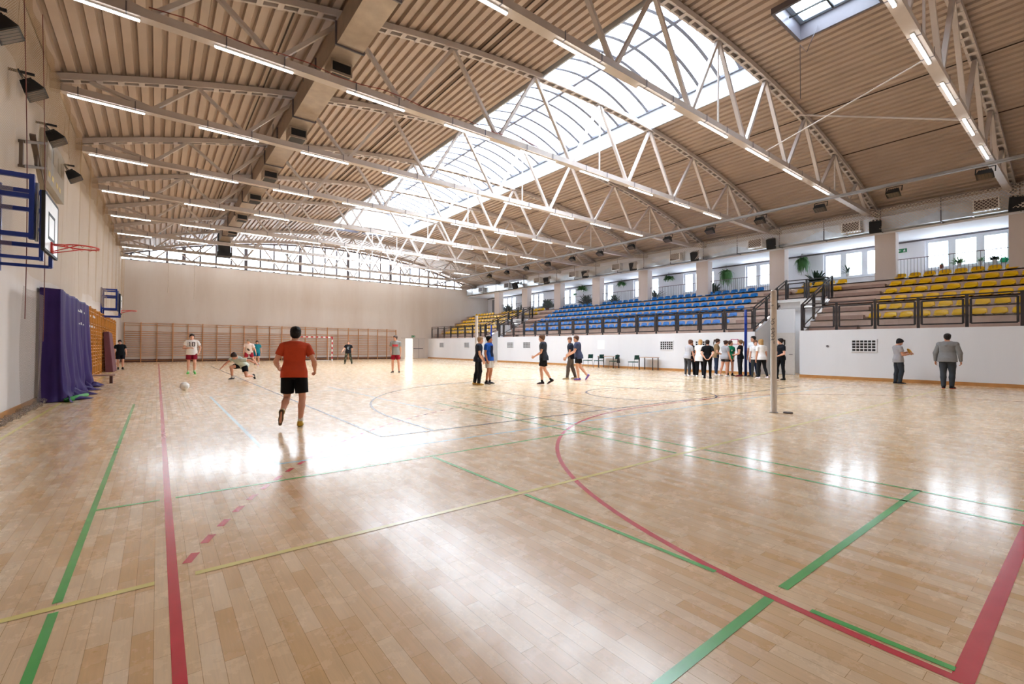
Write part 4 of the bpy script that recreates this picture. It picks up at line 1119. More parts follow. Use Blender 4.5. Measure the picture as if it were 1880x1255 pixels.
b = MB(); b.tube([(14.9, 5.0, 10.6), (14.95, 5.3, 10.0), (15.02, 5.5, 10.35), (15.05, 5.5, 8.75)], .012, 6); o = b.build('hanging_cable', M['mull'], None, True)
tag(o, 'thin grey cable hanging down from the open roof hatch', 'cable')
b = MB(); b.tube([(-.2 + i * .6, 11.5, 7.99 + .05 * math.sin(i * 1.7)) for i in range(18)], .012, 6); o = b.build('hanging_cable', mat('cable_red', '8a3f3a', .6), None, True)
tag(o, 'thin reddish cable lying along the chord of the truss third from the camera', 'cable')
# ------------------------------------------------------------------ people: one continuous body surface each, clothes and hair as children
def V(*a): return np.array(a, dtype=np.float32)
def unit(v): v = np.asarray(v, dtype=np.float32); return v / (np.linalg.norm(v) + 1e-9)

class Field:
    """signed distance field on a grid; negative inside"""
    def __init__(s, lo, hi, h):
        s.h = h; s.lo = np.asarray(lo, np.float32); n = np.ceil((np.asarray(hi) - s.lo) / h).astype(int) + 1; s.n = n
        s.F = np.full(n, .2, np.float32)
    def sub(s, lo, hi):
        a = np.clip(np.floor((lo - s.lo) / s.h).astype(int), 0, s.n - 1); b = np.clip(np.ceil((hi - s.lo) / s.h).astype(int) + 1, a + 1, s.n)
        sl = tuple(slice(a[i], b[i]) for i in range(3))
        ax = [s.lo[i] + s.h * np.arange(a[i], b[i], dtype=np.float32) for i in range(3)]
        return sl, ax[0][:, None, None], ax[1][None, :, None], ax[2][None, None, :]
    def put(s, sl, d, k):
        A = s.F[sl]
        if k > 0:
            hh = np.clip(.5 + .5 * (A - d) / k, 0, 1); s.F[sl] = A + (d - A) * hh - k * hh * (1 - hh)
        else: s.F[sl] = np.minimum(A, d)
    def cone(s, a, b, ra, rb, k=.02, flat=None):
        a, b = np.asarray(a, np.float32), np.asarray(b, np.float32); m = max(ra, rb) + .05 + k
        sl, x, y, z = s.sub(np.minimum(a, b) - m, np.maximum(a, b) + m)
        d = b - a; L2 = float(d @ d) + 1e-9
        t = np.clip(((x - a[0]) * d[0] + (y - a[1]) * d[1] + (z - a[2]) * d[2]) / L2, 0, 1)
        px, py, pz = x - a[0] - t * d[0], y - a[1] - t * d[1], z - a[2] - t * d[2]
        if flat is not None:                                   # squash across one axis
            ax, f = flat; q = px * ax[0] + py * ax[1] + pz * ax[2]; e = (1 / f - 1)
            px, py, pz = px + q * e * ax[0], py + q * e * ax[1], pz + q * e * ax[2]
        s.put(sl, np.sqrt(px * px + py * py + pz * pz) - (ra + (rb - ra) * t), k)
    def loft(s, O, X, Y, Z, tab, k=.02, grow=0.0):
        """elliptic tube along Z of a frame; table rows: z, half width, half depth, y offset"""
        T = np.array(tab, np.float32); m = T[:, 1:3].max() + grow + .06 + k
        ends = np.stack([O + Z * T[0, 0], O + Z * T[-1, 0]])
        sl, x, y, z = s.sub(ends.min(0) - m, ends.max(0) + m)
        rx, ry, rz = x - O[0], y - O[1], z - O[2]
        lx = rx * X[0] + ry * X[1] + rz * X[2]; ly = rx * Y[0] + ry * Y[1] + rz * Y[2]; lz = rx * Z[0] + ry * Z[1] + rz * Z[2]
        a = np.interp(lz, T[:, 0], T[:, 1]) + grow; b = np.interp(lz, T[:, 0], T[:, 2]) + grow; o = np.interp(lz, T[:, 0], T[:, 3])
        q = np.sqrt((lx / a) ** 2 + ((ly - o) / b) ** 2)
        d = (q - 1) * np.minimum(a, b)
        d = np.maximum(d, np.maximum(T[0, 0] - grow * .3 - lz, lz - T[-1, 0] - grow * .3))
        s.put(sl, d.astype(np.float32), k)
    def clip(s, P, nrm):
        """keep the side the normal points away from"""
        x = s.lo[0] + s.h * np.arange(s.n[0], dtype=np.float32)[:, None, None]; y = s.lo[1] + s.h * np.arange(s.n[1], dtype=np.float32)[None, :, None]; z = s.lo[2] + s.h * np.arange(s.n[2], dtype=np.float32)[None, None, :]
        s.F = np.maximum(s.F, (x - P[0]) * nrm[0] + (y - P[1]) * nrm[1] + (z - P[2]) * nrm[2])
    def mesh(s):
        """naive surface nets"""
        F = s.F; F[[0, -1]] = .2; F[:, [0, -1]] = .2; F[:, :, [0, -1]] = .2
        I = F < 0; nx, ny, nz = F.shape
        c = np.zeros((nx - 1, ny - 1, nz - 1), np.int8)
        for i in (0, 1):
            for j in (0, 1):
                for k in (0, 1): c += I[i:nx - 1 + i, j:ny - 1 + j, k:nz - 1 + k]
        cells = np.argwhere((c > 0) & (c < 8)); idm = np.full(c.shape, -1, np.int32); idm[tuple(cells.T)] = np.arange(len(cells))
        acc = np.zeros((len(cells), 3), np.float32); cnt = np.zeros(len(cells), np.float32)
        for ax in range(3):
            for u in (0, 1):
                for v in (0, 1):
                    o0 = np.zeros(3, int); oth = [q for q in range(3) if q != ax]; o0[oth[0]] = u; o0[oth[1]] = v; o1 = o0.copy(); o1[ax] = 1
                    f0 = F[tuple((cells + o0).T)]; f1 = F[tuple((cells + o1).T)]; cr = (f0 < 0) != (f1 < 0)
                    t = np.where(cr, f0 / np.where(cr, f0 - f1, 1), 0); p = np.tile(o0.astype(np.float32), (len(cells), 1)); p[:, ax] += t
                    acc[cr] += p[cr]; cnt[cr] += 1
        P = s.lo + s.h * (cells + acc / np.maximum(cnt, 1)[:, None])
        Q = []
        for ax in range(3):
            oth = [q for q in range(3) if q != ax]
            lo = [slice(1, None)] * 3; lo[ax] = slice(0, -1); hi = [slice(1, None)] * 3; hi[ax] = slice(1, None)
            A, B = I[tuple(lo)], I[tuple(hi)]
            for flip, msk in ((False, A & ~B), (True, ~A & B)):
                e = np.argwhere(msk); 
                if not len(e): continue
                e = e.copy(); e[:, oth[0]] += 1; e[:, oth[1]] += 1
                keep = (e[:, oth[0]] < c.shape[oth[0]]) & (e[:, oth[1]] < c.shape[oth[1]]); e = e[keep]
                def q(du, dv):
                    w = e.copy(); w[:, oth[0]] -= du; w[:, oth[1]] -= dv; return idm[tuple(w.T)]
                f4 = np.stack([q(1, 1), q(0, 1), q(0, 0), q(1, 0)], 1)
                if flip ^ (ax == 1): f4 = f4[:, ::-1]
                Q.append(f4)
        return P, np.concatenate(Q)

def field_object(name, parts, mats, parent, midx=None):
    Ps, Qs, off = [], [], 0
    for P, Q in parts: Ps.append(P); Qs.append(Q + off); off += len(P)
    P = np.concatenate(Ps); Q = np.concatenate(Qs).astype(np.int32)
    me = bpy.data.meshes.new(name); me.vertices.add(len(P)); me.vertices.foreach_set('co', P.astype(np.float32).ravel())
    me.loops.add(len(Q) * 4); me.loops.foreach_set('vertex_index', Q.ravel()); me.polygons.add(len(Q))
    me.polygons.foreach_set('loop_start', np.arange(0, len(Q) * 4, 4, dtype=np.int32)); me.polygons.foreach_set('loop_total', np.full(len(Q), 4, np.int32))
    me.polygons.foreach_set('use_smooth', np.ones(len(Q), bool))
    if midx is not None: me.polygons.foreach_set('material_index', midx(P[Q].mean(1)).astype(np.int32))
    me.update(calc_edges=True); me.validate()
    return link(name, me, mats, parent)

CLOTH = {}
def cloth(hexc, rough=.8):
    if hexc not in CLOTH: CLOTH[hexc] = mat('cloth_' + hexc, hexc, rough, spec=.2, var=.05, scale=14, bump=.25)
    return CLOTH[hexc]
SKIN = {k: mat('skin_' + k, c, .5, spec=.35, var=.04, scale=10) for k, c in (('fair', 'e0ac93'), ('light', 'd89f84'), ('tan', 'bd8063'))}
LIP = mat('lips', 'b0645c', .5); EYE = mat('eyes', '2b2523', .3); SOLE = mat('shoe_sole', 'e6e2dc', .6)
CAMO = None
def camo():
    global CAMO
    if CAMO: return CAMO
    m, nt, out = nodes('camouflage'); p = N(nt, 'ShaderNodeBsdfPrincipled', inp={'Roughness': .85}); tc = N(nt, 'ShaderNodeTexCoord')
    n = N(nt, 'ShaderNodeTexNoise', inp={'Scale': 7.0, 'Detail': 1.0}); cr = N(nt, 'ShaderNodeValToRGB'); nt.links.new(tc.outputs['Object'], n.inputs['Vector'])
    e = cr.color_ramp; e.interpolation = 'CONSTANT'; e.elements[0].color = lin('23241f'); e.elements[1].position = .45; e.elements[1].color = lin('4b5038')
    q = e.elements.new(.55); q.color = lin('7b7358'); nt.links.new(n.outputs['Fac'], cr.inputs[0]); nt.links.new(cr.outputs[0], p.inputs['Base Color']); nt.links.new(p.outputs[0], out.inputs[0])
    CAMO = m; return m

TORSO = [(-.13, .10, .085, -.005), (-.07, .160, .112, -.012), (0, .168, .118, -.012), (.08, .158, .108, 0), (.18, .143, .098, .004), (.29, .160, .112, .004), (.39, .178, .118, 0), (.45, .165, .105, -.005), (.50, .115, .08, -.008), (.54, .06, .055, -.005)]
FEMT = [(-.13, .10, .085, -.005), (-.07, .170, .122, -.02), (0, .168, .118, -.018), (.08, .148, .102, 0), (.18, .128, .092, .004), (.29, .145, .115, .012), (.37, .155, .118, .012), (.44, .145, .098, -.003), (.49, .10, .075, -.008), (.53, .055, .05, -.005)]
HEAD = [(-.122, .030, .036, .050), (-.105, .046, .058, .036), (-.075, .058, .078, .020), (-.04, .067, .090, .010), (0, .073, .097, 0), (.045, .076, .099, -.006), (.075, .0705, .092, -.009), (.096, .056, .075, -.010), (.109, .038, .052, -.010), (.117, .017, .024, -.010), (.1185, .004, .006, -.010)]

def person(label, x, y, heading, height, pose, wear, hair, skin='light', female=False, vox=.010, build=1.0, child_print=None):
    """heading: direction faced, degrees from +y towards +x; pose vectors in the body frame (x right, y forward, z up)"""
    s = height / 1.75
    root = empty('person', (x, y, 0), -math.radians(heading), label, 'person')
    up = unit(pose.get('lean', (0, .03, 1))); tw = math.radians(pose.get('twist', 0)); hx = math.radians(pose.get('hips', 0))
    Xp = V(math.cos(hx), -math.sin(hx), 0); Y_ = unit(np.cross(up, Xp)); Xt0 = np.cross(Y_, up)
    Xt = Xt0 * math.cos(tw) - Y_ * math.sin(tw); Yt = unit(np.cross(up, Xt)); Xt = np.cross(Yt, up)
    P0 = V(0, 0, 0)                                              # pelvis, shifted to the floor afterwards
    hw, th, sh, ua, fa = .090, .43, .42, .285, .25
    J = {}
    for sd, sg in (('L', -1), ('R', 1)):
        hip = P0 + Xp * (hw * sg) + V(0, 0, -.035)
        d1 = unit(pose.get('th' + sd, (sg * .05, .02, -1))); d2 = unit(pose.get('sh' + sd, (sg * .02, -.03, -1)))
        kn = hip + d1 * th; an = kn + d2 * sh
        toe = unit(pose.get('ft' + sd, (sg * .2, 1, 0)))
        J['hip' + sd], J['kn' + sd], J['an' + sd], J['toe' + sd], J['d2' + sd] = hip, kn, an, toe, d2
        sw = (.165 if female else .185) * (.5 + .5 * build)
        so = P0 + up * (.412 if female else .425) + Xt * (sw * sg)
        a1 = unit(pose.get('ua' + sd, (sg * .18, .0, -1))); a2 = unit(pose.get('fa' + sd, (sg * .08, .12, -1)))
        J['so' + sd] = so; J['el' + sd] = so + a1 * ua; J['wr' + sd] = J['el' + sd] + a2 * fa; J['a2' + sd] = a2; J['a1' + sd] = a1
    # foot frames
    low = 9
    for sd in 'LR':
        t = J['toe' + sd]; d = J['d2' + sd]; fu = unit(-d + t * float(d @ t)) if abs(t[2]) > .25 else V(0, 0, 1)
        t = unit(t - fu * float(t @ fu)); J['toe' + sd] = t; J['fu' + sd] = fu
        for q in (J['an' + sd] - t * .05 - fu * .075, J['an' + sd] + t * .16 - fu * .075, J['kn' + sd] - V(0, 0, .055)): low = min(low, float(q[2]))
    off = V(0, 0, -low)
    for k in J:
        if k[:2] in ('hi', 'kn', 'an', 'so', 'el', 'wr') : J[k] = J[k] + off
    P0 = P0 + off
    nk = P0 + up * .50
    hy, hp, hr = [math.radians(a) for a in pose.get('head', (0, 0, 0))]        # yaw right+, pitch down+, roll
    hf = V(math.sin(hy + tw * .5) * math.cos(hp), math.cos(hy + tw * .5) * math.cos(hp), -math.sin(hp))
    hu = unit(up * .35 + V(math.sin(hr), 0, 1) * .65 + hf * (math.sin(hp) * 1.0)); Yh = unit(hf - hu * float(hf @ hu)); Xh = np.cross(Yh, hu)
    hc = nk + unit(up * .6 + hu * .6) * .066 + hu * .088 + Yh * .022
    for k in list(J):
        if k[:2] in ('hi', 'kn', 'an', 'so', 'el', 'wr'): J[k] = J[k] * s
    P0, nk, hc = P0 * s, nk * s, hc * s
    def sc(tab, g=1.0): return [(a * s, b * s * g, c * s * g, d * s) for a, b, c, d in tab]
    TT = sc(FEMT if female else TORSO, build)
    allp = np.stack([J[k] for k in J if k[:2] in ('kn', 'an', 'so', 'el', 'wr')] + [hc, P0]); lo = allp.min(0) - .28 * s; hi = allp.max(0) + .28 * s; lo[2] = -.03
    def body_field():
        f = Field(lo, hi, vox)
        f.loft(P0, Xt * .5 + Xp * .5, unit(Y_ + Yt), up, TT, .02)
        for sd, sg in (('L', -1), ('R', 1)):
            so, el, wr, hip, kn, an = (J[q + sd] for q in ('so', 'el', 'wr', 'hip', 'kn', 'an'))
            b = build
            f.cone(P0 + up * .455 * s + Xt * (sg * .05 * s), so, .062 * s, .055 * s * b, .03)
            f.cone(so, so + (el - so) * .45, .054 * s * b, .047 * s * b, .025); f.cone(so + (el - so) * .45, el, .047 * s * b, .038 * s * b, .02)
            f.cone(el, el + (wr - el) * .35, .039 * s * b, .040 * s * b, .015); f.cone(el + (wr - el) * .35, wr, .040 * s * b, .026 * s, .015)
            f.cone(hip, hip + (kn - hip) * .5, .088 * s * b, .074 * s * b, .035); f.cone(hip + (kn - hip) * .5, kn, .074 * s * b, .053 * s, .02)
            d2 = unit(an - kn); bk = unit(-J['toe' + sd] + d2 * float(J['toe' + sd] @ d2))
            f.cone(kn, kn + (an - kn) * .33 + bk * .012 * s, .052 * s, .055 * s * b, .015); f.cone(kn + (an - kn) * .33 + bk * .012 * s, an, .055 * s * b, .034 * s, .02)
            t, fu = J['toe' + sd], J['fu' + sd]
            f.cone(an - t * .03 * s - fu * .04 * s, an + t * .13 * s - fu * .055 * s, .034 * s, .026 * s, .02)
            # palm
            a2 = J['a2' + sd]; f.cone(wr, wr + a2 * .075 * s, .027 * s, .034 * s, .012, (palm_normal(J, sd), .62))
        f.cone(nk - up * .02 * s, hc - hu * .07 * s - Yh * .01 * s, .056 * s, .050 * s, .02)
        f.loft(hc, Xh, Yh, hu, sc(HEAD), .015)
        f.cone(hc + Yh * .092 * s + hu * .012 * s, hc + Yh * .114 * s - hu * .034 * s, .007 * s, .012 * s, .01)
        f.cone(hc + Yh * .088 * s - hu * .066 * s - Xh * .012 * s, hc + Yh * .088 * s - hu * .066 * s + Xh * .012 * s, .010 * s, .010 * s, .008)
        f.cone(hc + Yh * .082 * s + hu * .026 * s - Xh * .035 * s, hc + Yh * .082 * s + hu * .026 * s + Xh * .035 * s, .014 * s, .014 * s, .012)
        for sg in (-1, 1): f.cone(hc + Xh * (sg * .076 * s) - Yh * .008 * s + hu * .012 * s, hc + Xh * (sg * .074 * s) - Yh * .004 * s - hu * .025 * s, .014 * s, .010 * s, .006, (Xh, .5))
        return f
    def palm_normal(J, sd):
        a1, a2 = J['a1' + sd], J['a2' + sd]; n = np.cross(a2, V(0, 1, 0)); n = n if np.linalg.norm(n) > .2 else np.cross(a2, V(0, 0, 1))
        return unit(n)
    def hand_field(sd):
        """palm and five bent fingers on a fine grid, rooted in the palm"""
        sg = -1 if sd == 'L' else 1
        wr, a2 = J['wr' + sd], J['a2' + sd]; n = palm_normal(J, sd); inward = n * (1 if float(n @ V(-sg, 0, -.3)) > 0 else -1); side = unit(np.cross(inward, a2))
        side = side * (1 if float(side @ V(0, 1, .3)) > 0 else -1)           # thumb side looks forward
        c = wr + a2 * .09 * s; f = Field(c - .14 * s, c + .14 * s, max(.0045, vox * .5)); curl = pose.get('curl' + sd, .5)
        f.cone(wr - a2 * .02 * s, wr + a2 * .07 * s, .024 * s, .036 * s, .01, (n, .45))
        for i, (o, L) in enumerate(((.030, .066), (.010, .075), (-.010, .070), (-.029, .055))):
            p = wr + a2 * .082 * s + side * o * s; d = unit(a2 + side * (o * 1.5)); r = .0088 * s
            for q, seg in enumerate((.42, .32, .26)):
                ang = curl * (.35 + .55 * q) * (1 + .08 * i); dd = unit(d * math.cos(ang) + inward * math.sin(ang)); p2 = p + dd * L * 1.05 * seg * s
                f.cone(p - dd * .004, p2, r, r * .93, .003); p = p2; r *= .93
        p = wr + a2 * .03 * s + side * .028 * s; d = unit(a2 * .75 + side * .7 + inward * .25)
        f.cone(p - d * .015, p + d * .042 * s, .0125 * s, .0105 * s, .006); f.cone(p + d * .042 * s, p + unit(d + a2 * .7 + inward * .3) * .072 * s, .0105 * s, .009 * s, .003)
        return f.mesh()
    skinm = SKIN[skin]
    hairc = mat('hair_' + hair[1], hair[1], .6, spec=.3, var=.22, scale=45, bump=.5)
    def face_idx(C):
        r = C - hc; lx, ly, lz = (r @ Xh) / s, (r @ Yh) / s, (r @ hu) / s; front = ly > .055
        o = np.zeros(len(C), int)
        o[front & (((np.abs(lx) - .031) / .014) ** 2 + ((lz - .008) / .0075) ** 2 < 1)] = 1
        if vox < .009: o[front & (np.abs(np.abs(lx) - .033) < .017) & (np.abs(lz - .030) < .004)] = 2
        o[front & (np.abs(lx) < .024) & (np.abs(lz + .066) < .0075)] = 3
        return o
    field_object('body', [body_field().mesh(), hand_field('L'), hand_field('R')], [skinm, EYE, hairc, LIP], root, face_idx)
    # hair
    f = Field(hc - .36 * s, hc + .22 * s, vox * .8); th_ = hair[2] if len(hair) > 2 else .014
    f.loft(hc, Xh, Yh, hu, [(a + th_ * s * max(0, a / (.118 * s)) ** 2, b + th_ * s * min(1, b / (.03 * s)), c + th_ * s * min(1, c / (.03 * s)), d - .004 * s) for a, b, c, d in sc(HEAD)[1:]], .0)
    sl_, gx, gy, gz = f.sub(f.lo, f.lo + f.n * f.h)
    gx, gy, gz = gx - hc[0], gy - hc[1], gz - hc[2]
    ex = (gx * Xh[0] + gy * Xh[1] + gz * Xh[2]) / s; ey = (gx * Yh[0] + gy * Yh[1] + gz * Yh[2]) / s; ez = (gx * hu[0] + gy * hu[1] + gz * hu[2]) / s
    zt = -.035 if hair[0] != 'fringe' else -.055                # face opening, then the cut round the ears and nape
    op = (np.sqrt((ex / .102) ** 2 + ((ey - .100) / .092) ** 2 + ((ez - zt) / .090) ** 2) - 1) * .09
    f.F = np.maximum(f.F, -op)
    if hair[0] not in ('bob', 'long'): f.F = np.maximum(f.F, (.95 * ey - ez - .034) * .72 * s)
    f.F = f.F + .0025 * np.sin(ex * 160 + 2 * np.sin(ez * 90)) * np.sin(ey * 140 + ez * 60)
    f.clip(hc - hu * .092 * s, -hu)
    if hair[0] in ('bob', 'long'):
        Lh = .16 if hair[0] == 'bob' else .30
        g = Field(hc - .40 * s, hc + .22 * s, vox * .8)
        g.cone(hc + hu * .02 * s - Yh * .03 * s, hc - hu * Lh * s - Yh * .065 * s, .092 * s, .070 * s, 0, (Yh, .75))
        if hair[0] == 'bob': g.clip(hc - hu * .145 * s, -hu)
        g.clip(hc + Yh * .005 * s, Yh)
        hp_ = [f.mesh(), g.mesh()]
    elif hair[0] in ('pony', 'bun'):
        g = Field(hc - .42 * s, hc + .25 * s, vox * .8); b0 = hc - Yh * .10 * s + hu * (.05 if hair[0] == 'pony' else .06) * s
        if hair[0] == 'pony':
            g.cone(b0, b0 - Yh * .05 * s - hu * .02 * s, .022 * s, .034 * s, .01); g.cone(b0 - Yh * .05 * s - hu * .02 * s, b0 - Yh * .055 * s - hu * .17 * s, .036 * s, .024 * s, .01); g.cone(b0 - Yh * .055 * s - hu * .17 * s, b0 - Yh * .04 * s - hu * .27 * s, .024 * s, .008 * s, .01)
        else: g.cone(b0, b0 - Yh * .02 * s, .035 * s, .035 * s, .01)
        hp_ = [f.mesh(), g.mesh()]
    else: hp_ = [f.mesh()]
    field_object('hair', hp_, [hairc], root)
    # upper garment
    w = wear; Xm, Ym = Xt * .5 + Xp * .5, unit(Y_ + Yt)
    fit = w.get('fit', .016); hem = w.get('hem', -.12)
    tab = [(a * s, max(b, .150 if not female else .128) * s * build + (0 if a > .40 else .004), c * s * build, d * s) for a, b, c, d in (FEMT if female else TORSO)]
    lo_ = w.get('bottom_kind', 'shorts'); fa_ = {'shorts': (.024, .022), 'trousers': (.018, .020), 'leggings': (.006, .010), 'short_shorts': (.018, .020)}[lo_]
    tab = [(a, b + fa_[0] * s * min(1, max(0, (.16 * s - a) / (.16 * s))), c + fa_[1] * s * min(1, max(0, (.16 * s - a) / (.16 * s))), d) for a, b, c, d in tab]
    tab = [(hem * s, tab[2][1] * 1.02, tab[2][2] * 1.02, tab[2][3])] + [t for t in tab if t[0] > max(hem * s + .02, -.04 * s) and t[0] < .515 * s] + [(.515 * s, .078 * s, .066 * s, -.006 * s)]
    f = Field(lo, hi, vox)
    f.loft(P0, Xm, Ym, up, tab, .0, fit * s)
    sl = w.get('sleeve', .58)
    for sd, sg in (('L', -1), ('R', 1)):
        so, el, wr = J['so' + sd], J['el' + sd], J['wr' + sd]
        f.cone(P0 + up * .457 * s + Xt * (sg * .05 * s), so, .068 * s, (.055 + fit * .8) * s * build, .03)
        if sl > 0:
            e = so + (el - so) * min(sl + .12, 1.0); r0, r1 = ((.055 + fit) * s * build, (.050 + fit * (1.2 if not female else .8)) * s * build) if sl <= 1 else (.072 * s * build, .062 * s * build)
            g = Field(np.minimum(np.minimum(so, el), wr) - .14 * s, np.maximum(np.maximum(so, el), wr) + .14 * s, vox)
            g.cone(so, e, r0, r1, 0)
            if sl > 1: g.cone(el, el + (wr - el) * .93, .060 * s * build, .043 * s, .02)
            else: g.clip(so + (el - so) * sl, unit(el - so))
            J['slv' + sd] = g
    parts = [f.mesh()] + [J['slv' + sd].mesh() for sd in 'LR' if 'slv' + sd in J]
    tf = f
    if w.get('hood'):
        g = Field(nk - .25 * s, nk + .25 * s, vox)
        g.cone(nk - Ym * .07 * s + Xt * .09 * s - up * .03 * s, nk - Ym * .115 * s - up * .10 * s, .042 * s, .055 * s, .02); g.cone(nk - Ym * .07 * s - Xt * .09 * s - up * .03 * s, nk - Ym * .115 * s - up * .10 * s, .042 * s, .055 * s, .02)
        g.cone(nk + Ym * .05 * s + Xt * .06 * s, nk - Ym * .06 * s + Xt * .075 * s, .025 * s, .03 * s, .02); g.cone(nk + Ym * .05 * s - Xt * .06 * s, nk - Ym * .06 * s - Xt * .075 * s, .025 * s, .03 * s, .02)
        parts.append(g.mesh())
    field_object(w.get('top_name', 't_shirt'), parts, [cloth(w['top'])], root)
    # prints on the chest (or back): rectangles in chest coordinates, laid on the shirt
    if child_print:
        pc, rects, sgn = child_print; b = MB()
        def surf(u, v):
            for d in np.arange(.24, .02, -.004):
                p = P0 + Xm * (u * s) + up * (v * s) + Ym * (sgn * d * s); ix = np.round((p - tf.lo) / tf.h).astype(int)
                if (ix >= 0).all() and (ix < tf.n).all() and tf.F[tuple(ix)] < .003: return P0 + Xm * (u * s) + up * (v * s) + Ym * (sgn * (d + .006) * s)
            return P0 + Xm * (u * s) + up * (v * s) + Ym * (sgn * .13 * s)
        for (u0, v0, u1, v1) in rects:
            nu = max(1, int((u1 - u0) / .02)); nv = max(1, int((v1 - v0) / .03))
            G = [[surf(u0 + (u1 - u0) * i / nu, v0 + (v1 - v0) * j / nv) for j in range(nv + 1)] for i in range(nu + 1)]
            for i in range(nu):
                for j in range(nv):
                    q = [G[i][j], G[i+1][j], G[i+1][j+1], G[i][j+1]]; b.face(q if sgn < 0 else q)
        b.build('chest_print', cloth(pc), root)
    # lower garment
    f = Field(lo, hi, vox); kind = w.get('bottom_kind', 'shorts'); e_ = {'shorts': .026, 'trousers': .022, 'leggings': .006, 'short_shorts': .016}[kind]
    ptab = [(a, b, c, d) for a, b, c, d in TT if a < .05 * s] + [(.06 * s, TT[3][1], TT[3][2], TT[3][3])]
    f.loft(P0, Xp, Y_, up, ptab, .0, max(e_ * .6, .008) * s)
    for sd in 'LR': f.cone(J['hip' + sd], J['hip' + sd] + (J['kn' + sd] - J['hip' + sd]) * .35, (.089 + max(e_ * .8, .009)) * s * build, (.080 + max(e_ * .8, .009)) * s * build, .035)
    leg_parts = []
    for sd in 'LR':
        hip, kn, an = J['hip' + sd], J['kn' + sd], J['an' + sd]; b = build
        if kind in ('shorts', 'short_shorts'):
            fr = w.get('length', .72 if kind == 'shorts' else .45); g = Field(np.minimum(hip, kn) - .2 * s, np.maximum(hip, kn) + .2 * s, vox)
            g.cone(hip, hip + (kn - hip) * (fr + .1), (.092 + e_) * s * b, (.068 + e_ * 1.3) * s * b, 0); g.clip(hip + (kn - hip) * fr, unit(kn - hip)); leg_parts.append(g.mesh())
        else:
            g = Field(np.minimum(np.minimum(hip, kn), an) - .2 * s, np.maximum(np.maximum(hip, kn), an) + .2 * s, vox)
            r = (.092, .062, .062, .041) if kind == 'leggings' else (.094, .075, .070, .056)
            g.cone(hip, hip + (kn - hip) * .5, (r[0] + e_ * .5) * s * b, (.074 + e_) * s * b, .02); g.cone(hip + (kn - hip) * .5, kn, (.074 + e_) * s * b, r[1] * s, .015)
            bk = unit(-J['toe' + sd] + unit(an - kn) * float(J['toe' + sd] @ unit(an - kn))) * .011 * s
            g.cone(kn, kn + (an - kn) * .33 + bk, r[1] * s, (r[2] + e_ * .3) * s, .015); g.cone(kn + (an - kn) * .33 + bk, an + unit(an - kn) * .02 * s, (r[2] + e_ * .3) * s, r[3] * s, .015)
            g.clip(an + unit(an - kn) * .012 * s, unit(an - kn)); leg_parts.append(g.mesh())
    bm_ = camo() if w['bottom'] == 'camo' else cloth(w['bottom'])
    field_object({'shorts': 'shorts', 'short_shorts': 'shorts'}.get(kind, kind), [f.mesh()] + leg_parts, [bm_], root)
    # socks and shoes
    for sd in 'LR':
        an, kn, t, fu = J['an' + sd], J['kn' + sd], J['toe' + sd], J['fu' + sd]
        if w.get('socks') and kind in ('shorts', 'short_shorts'):
            g = Field(an - .18 * s, an + .18 * s, vox * .7); u = unit(kn - an); g.cone(an - fu * .02 * s, an + u * .10 * s, .041 * s, .043 * s, 0); g.clip(an + u * .075 * s, u); field_object('sock', [g.mesh()], [cloth(w['socks'])], root)
        g = Field(an - .26 * s, an + .26 * s, vox * .6)
        g.cone(an - t * .035 * s - fu * .035 * s, an + t * .10 * s - fu * .048 * s, .044 * s, .034 * s, .02, (unit(np.cross(t, fu)), .95)); g.cone(an + t * .08 * s - fu * .045 * s, an + t * .165 * s - fu * .056 * s, .038 * s, .028 * s, .02); g.cone(an - t * .03 * s, an - t * .03 * s - fu * .04 * s, .042 * s, .044 * s, .015)
        g.clip(an - fu * .072 * s, -fu); g.clip(an + fu * .018 * s, fu)
        so_ = w.get('sole')
        zc = an - fu * .058 * s
        field_object('shoe', [g.mesh()], [cloth(w['shoes'], .55), cloth(so_) if so_ else SOLE], root, lambda C, zc=zc, fu=fu: ((C - zc) @ fu < 0).astype(int))
    root['_hands'] = 0; del root['_hands']
    J['hc'] = hc; J['P0'] = P0
    return root, J

def toward(x, y, deg):
    """heading for a person at x,y; 0 walks away from the camera, 180 faces it, +90 looks to picture right"""
    return math.degrees(math.atan2(x, y)) + deg
STAND = {}
def st(**k): return k
NEAR, MID, FAR = .0085, .0105, .013
HIPS_BACK = dict(uaL=(-.22, -.18, -1), faL=(.45, -.25, -.7), uaR=(.22, -.18, -1), faR=(-.45, -.25, -.7))
FRONT = dict(uaL=(-.2, .1, -1), faL=(.55, .6, -.35), uaR=(.2, .1, -1), faR=(-.55, .6, -.35))
def P_(label, x, y, deg, h, pose, wear, hair, **k): return person(label, x, y, toward(x, y, deg), h, pose, wear, hair, **k)

# runner in orange, seen from behind
P_('boy in an orange t-shirt and black shorts running away from the camera', 1.83, 8.36, 4, 1.70,
   st(lean=(.02, .10, 1), twist=-6, thR=(.10, -.02, -1), shR=(-.06, -.30, -1), ftR=(.1, 1, 0), thL=(-.06, .12, -1), shL=(-.12, -1.0, -.62), ftL=(-.1, .05, -1),
      uaL=(-.42, -.10, -1), faL=(.05, 1.0, -.45), uaR=(.48, -.22, -1), faR=(.02, .85, -.70), curlL=1.1, curlR=1.1, head=(-2, 3, 0)),
   dict(top='c4492a', bottom='0d0d12', shoes='c9a13c', sole='5b4a3c', socks='e8e2da', fit=.014, length=.80, hem=-.11), ('short', '17130f'), skin='light', vox=.0075, build=1.02)
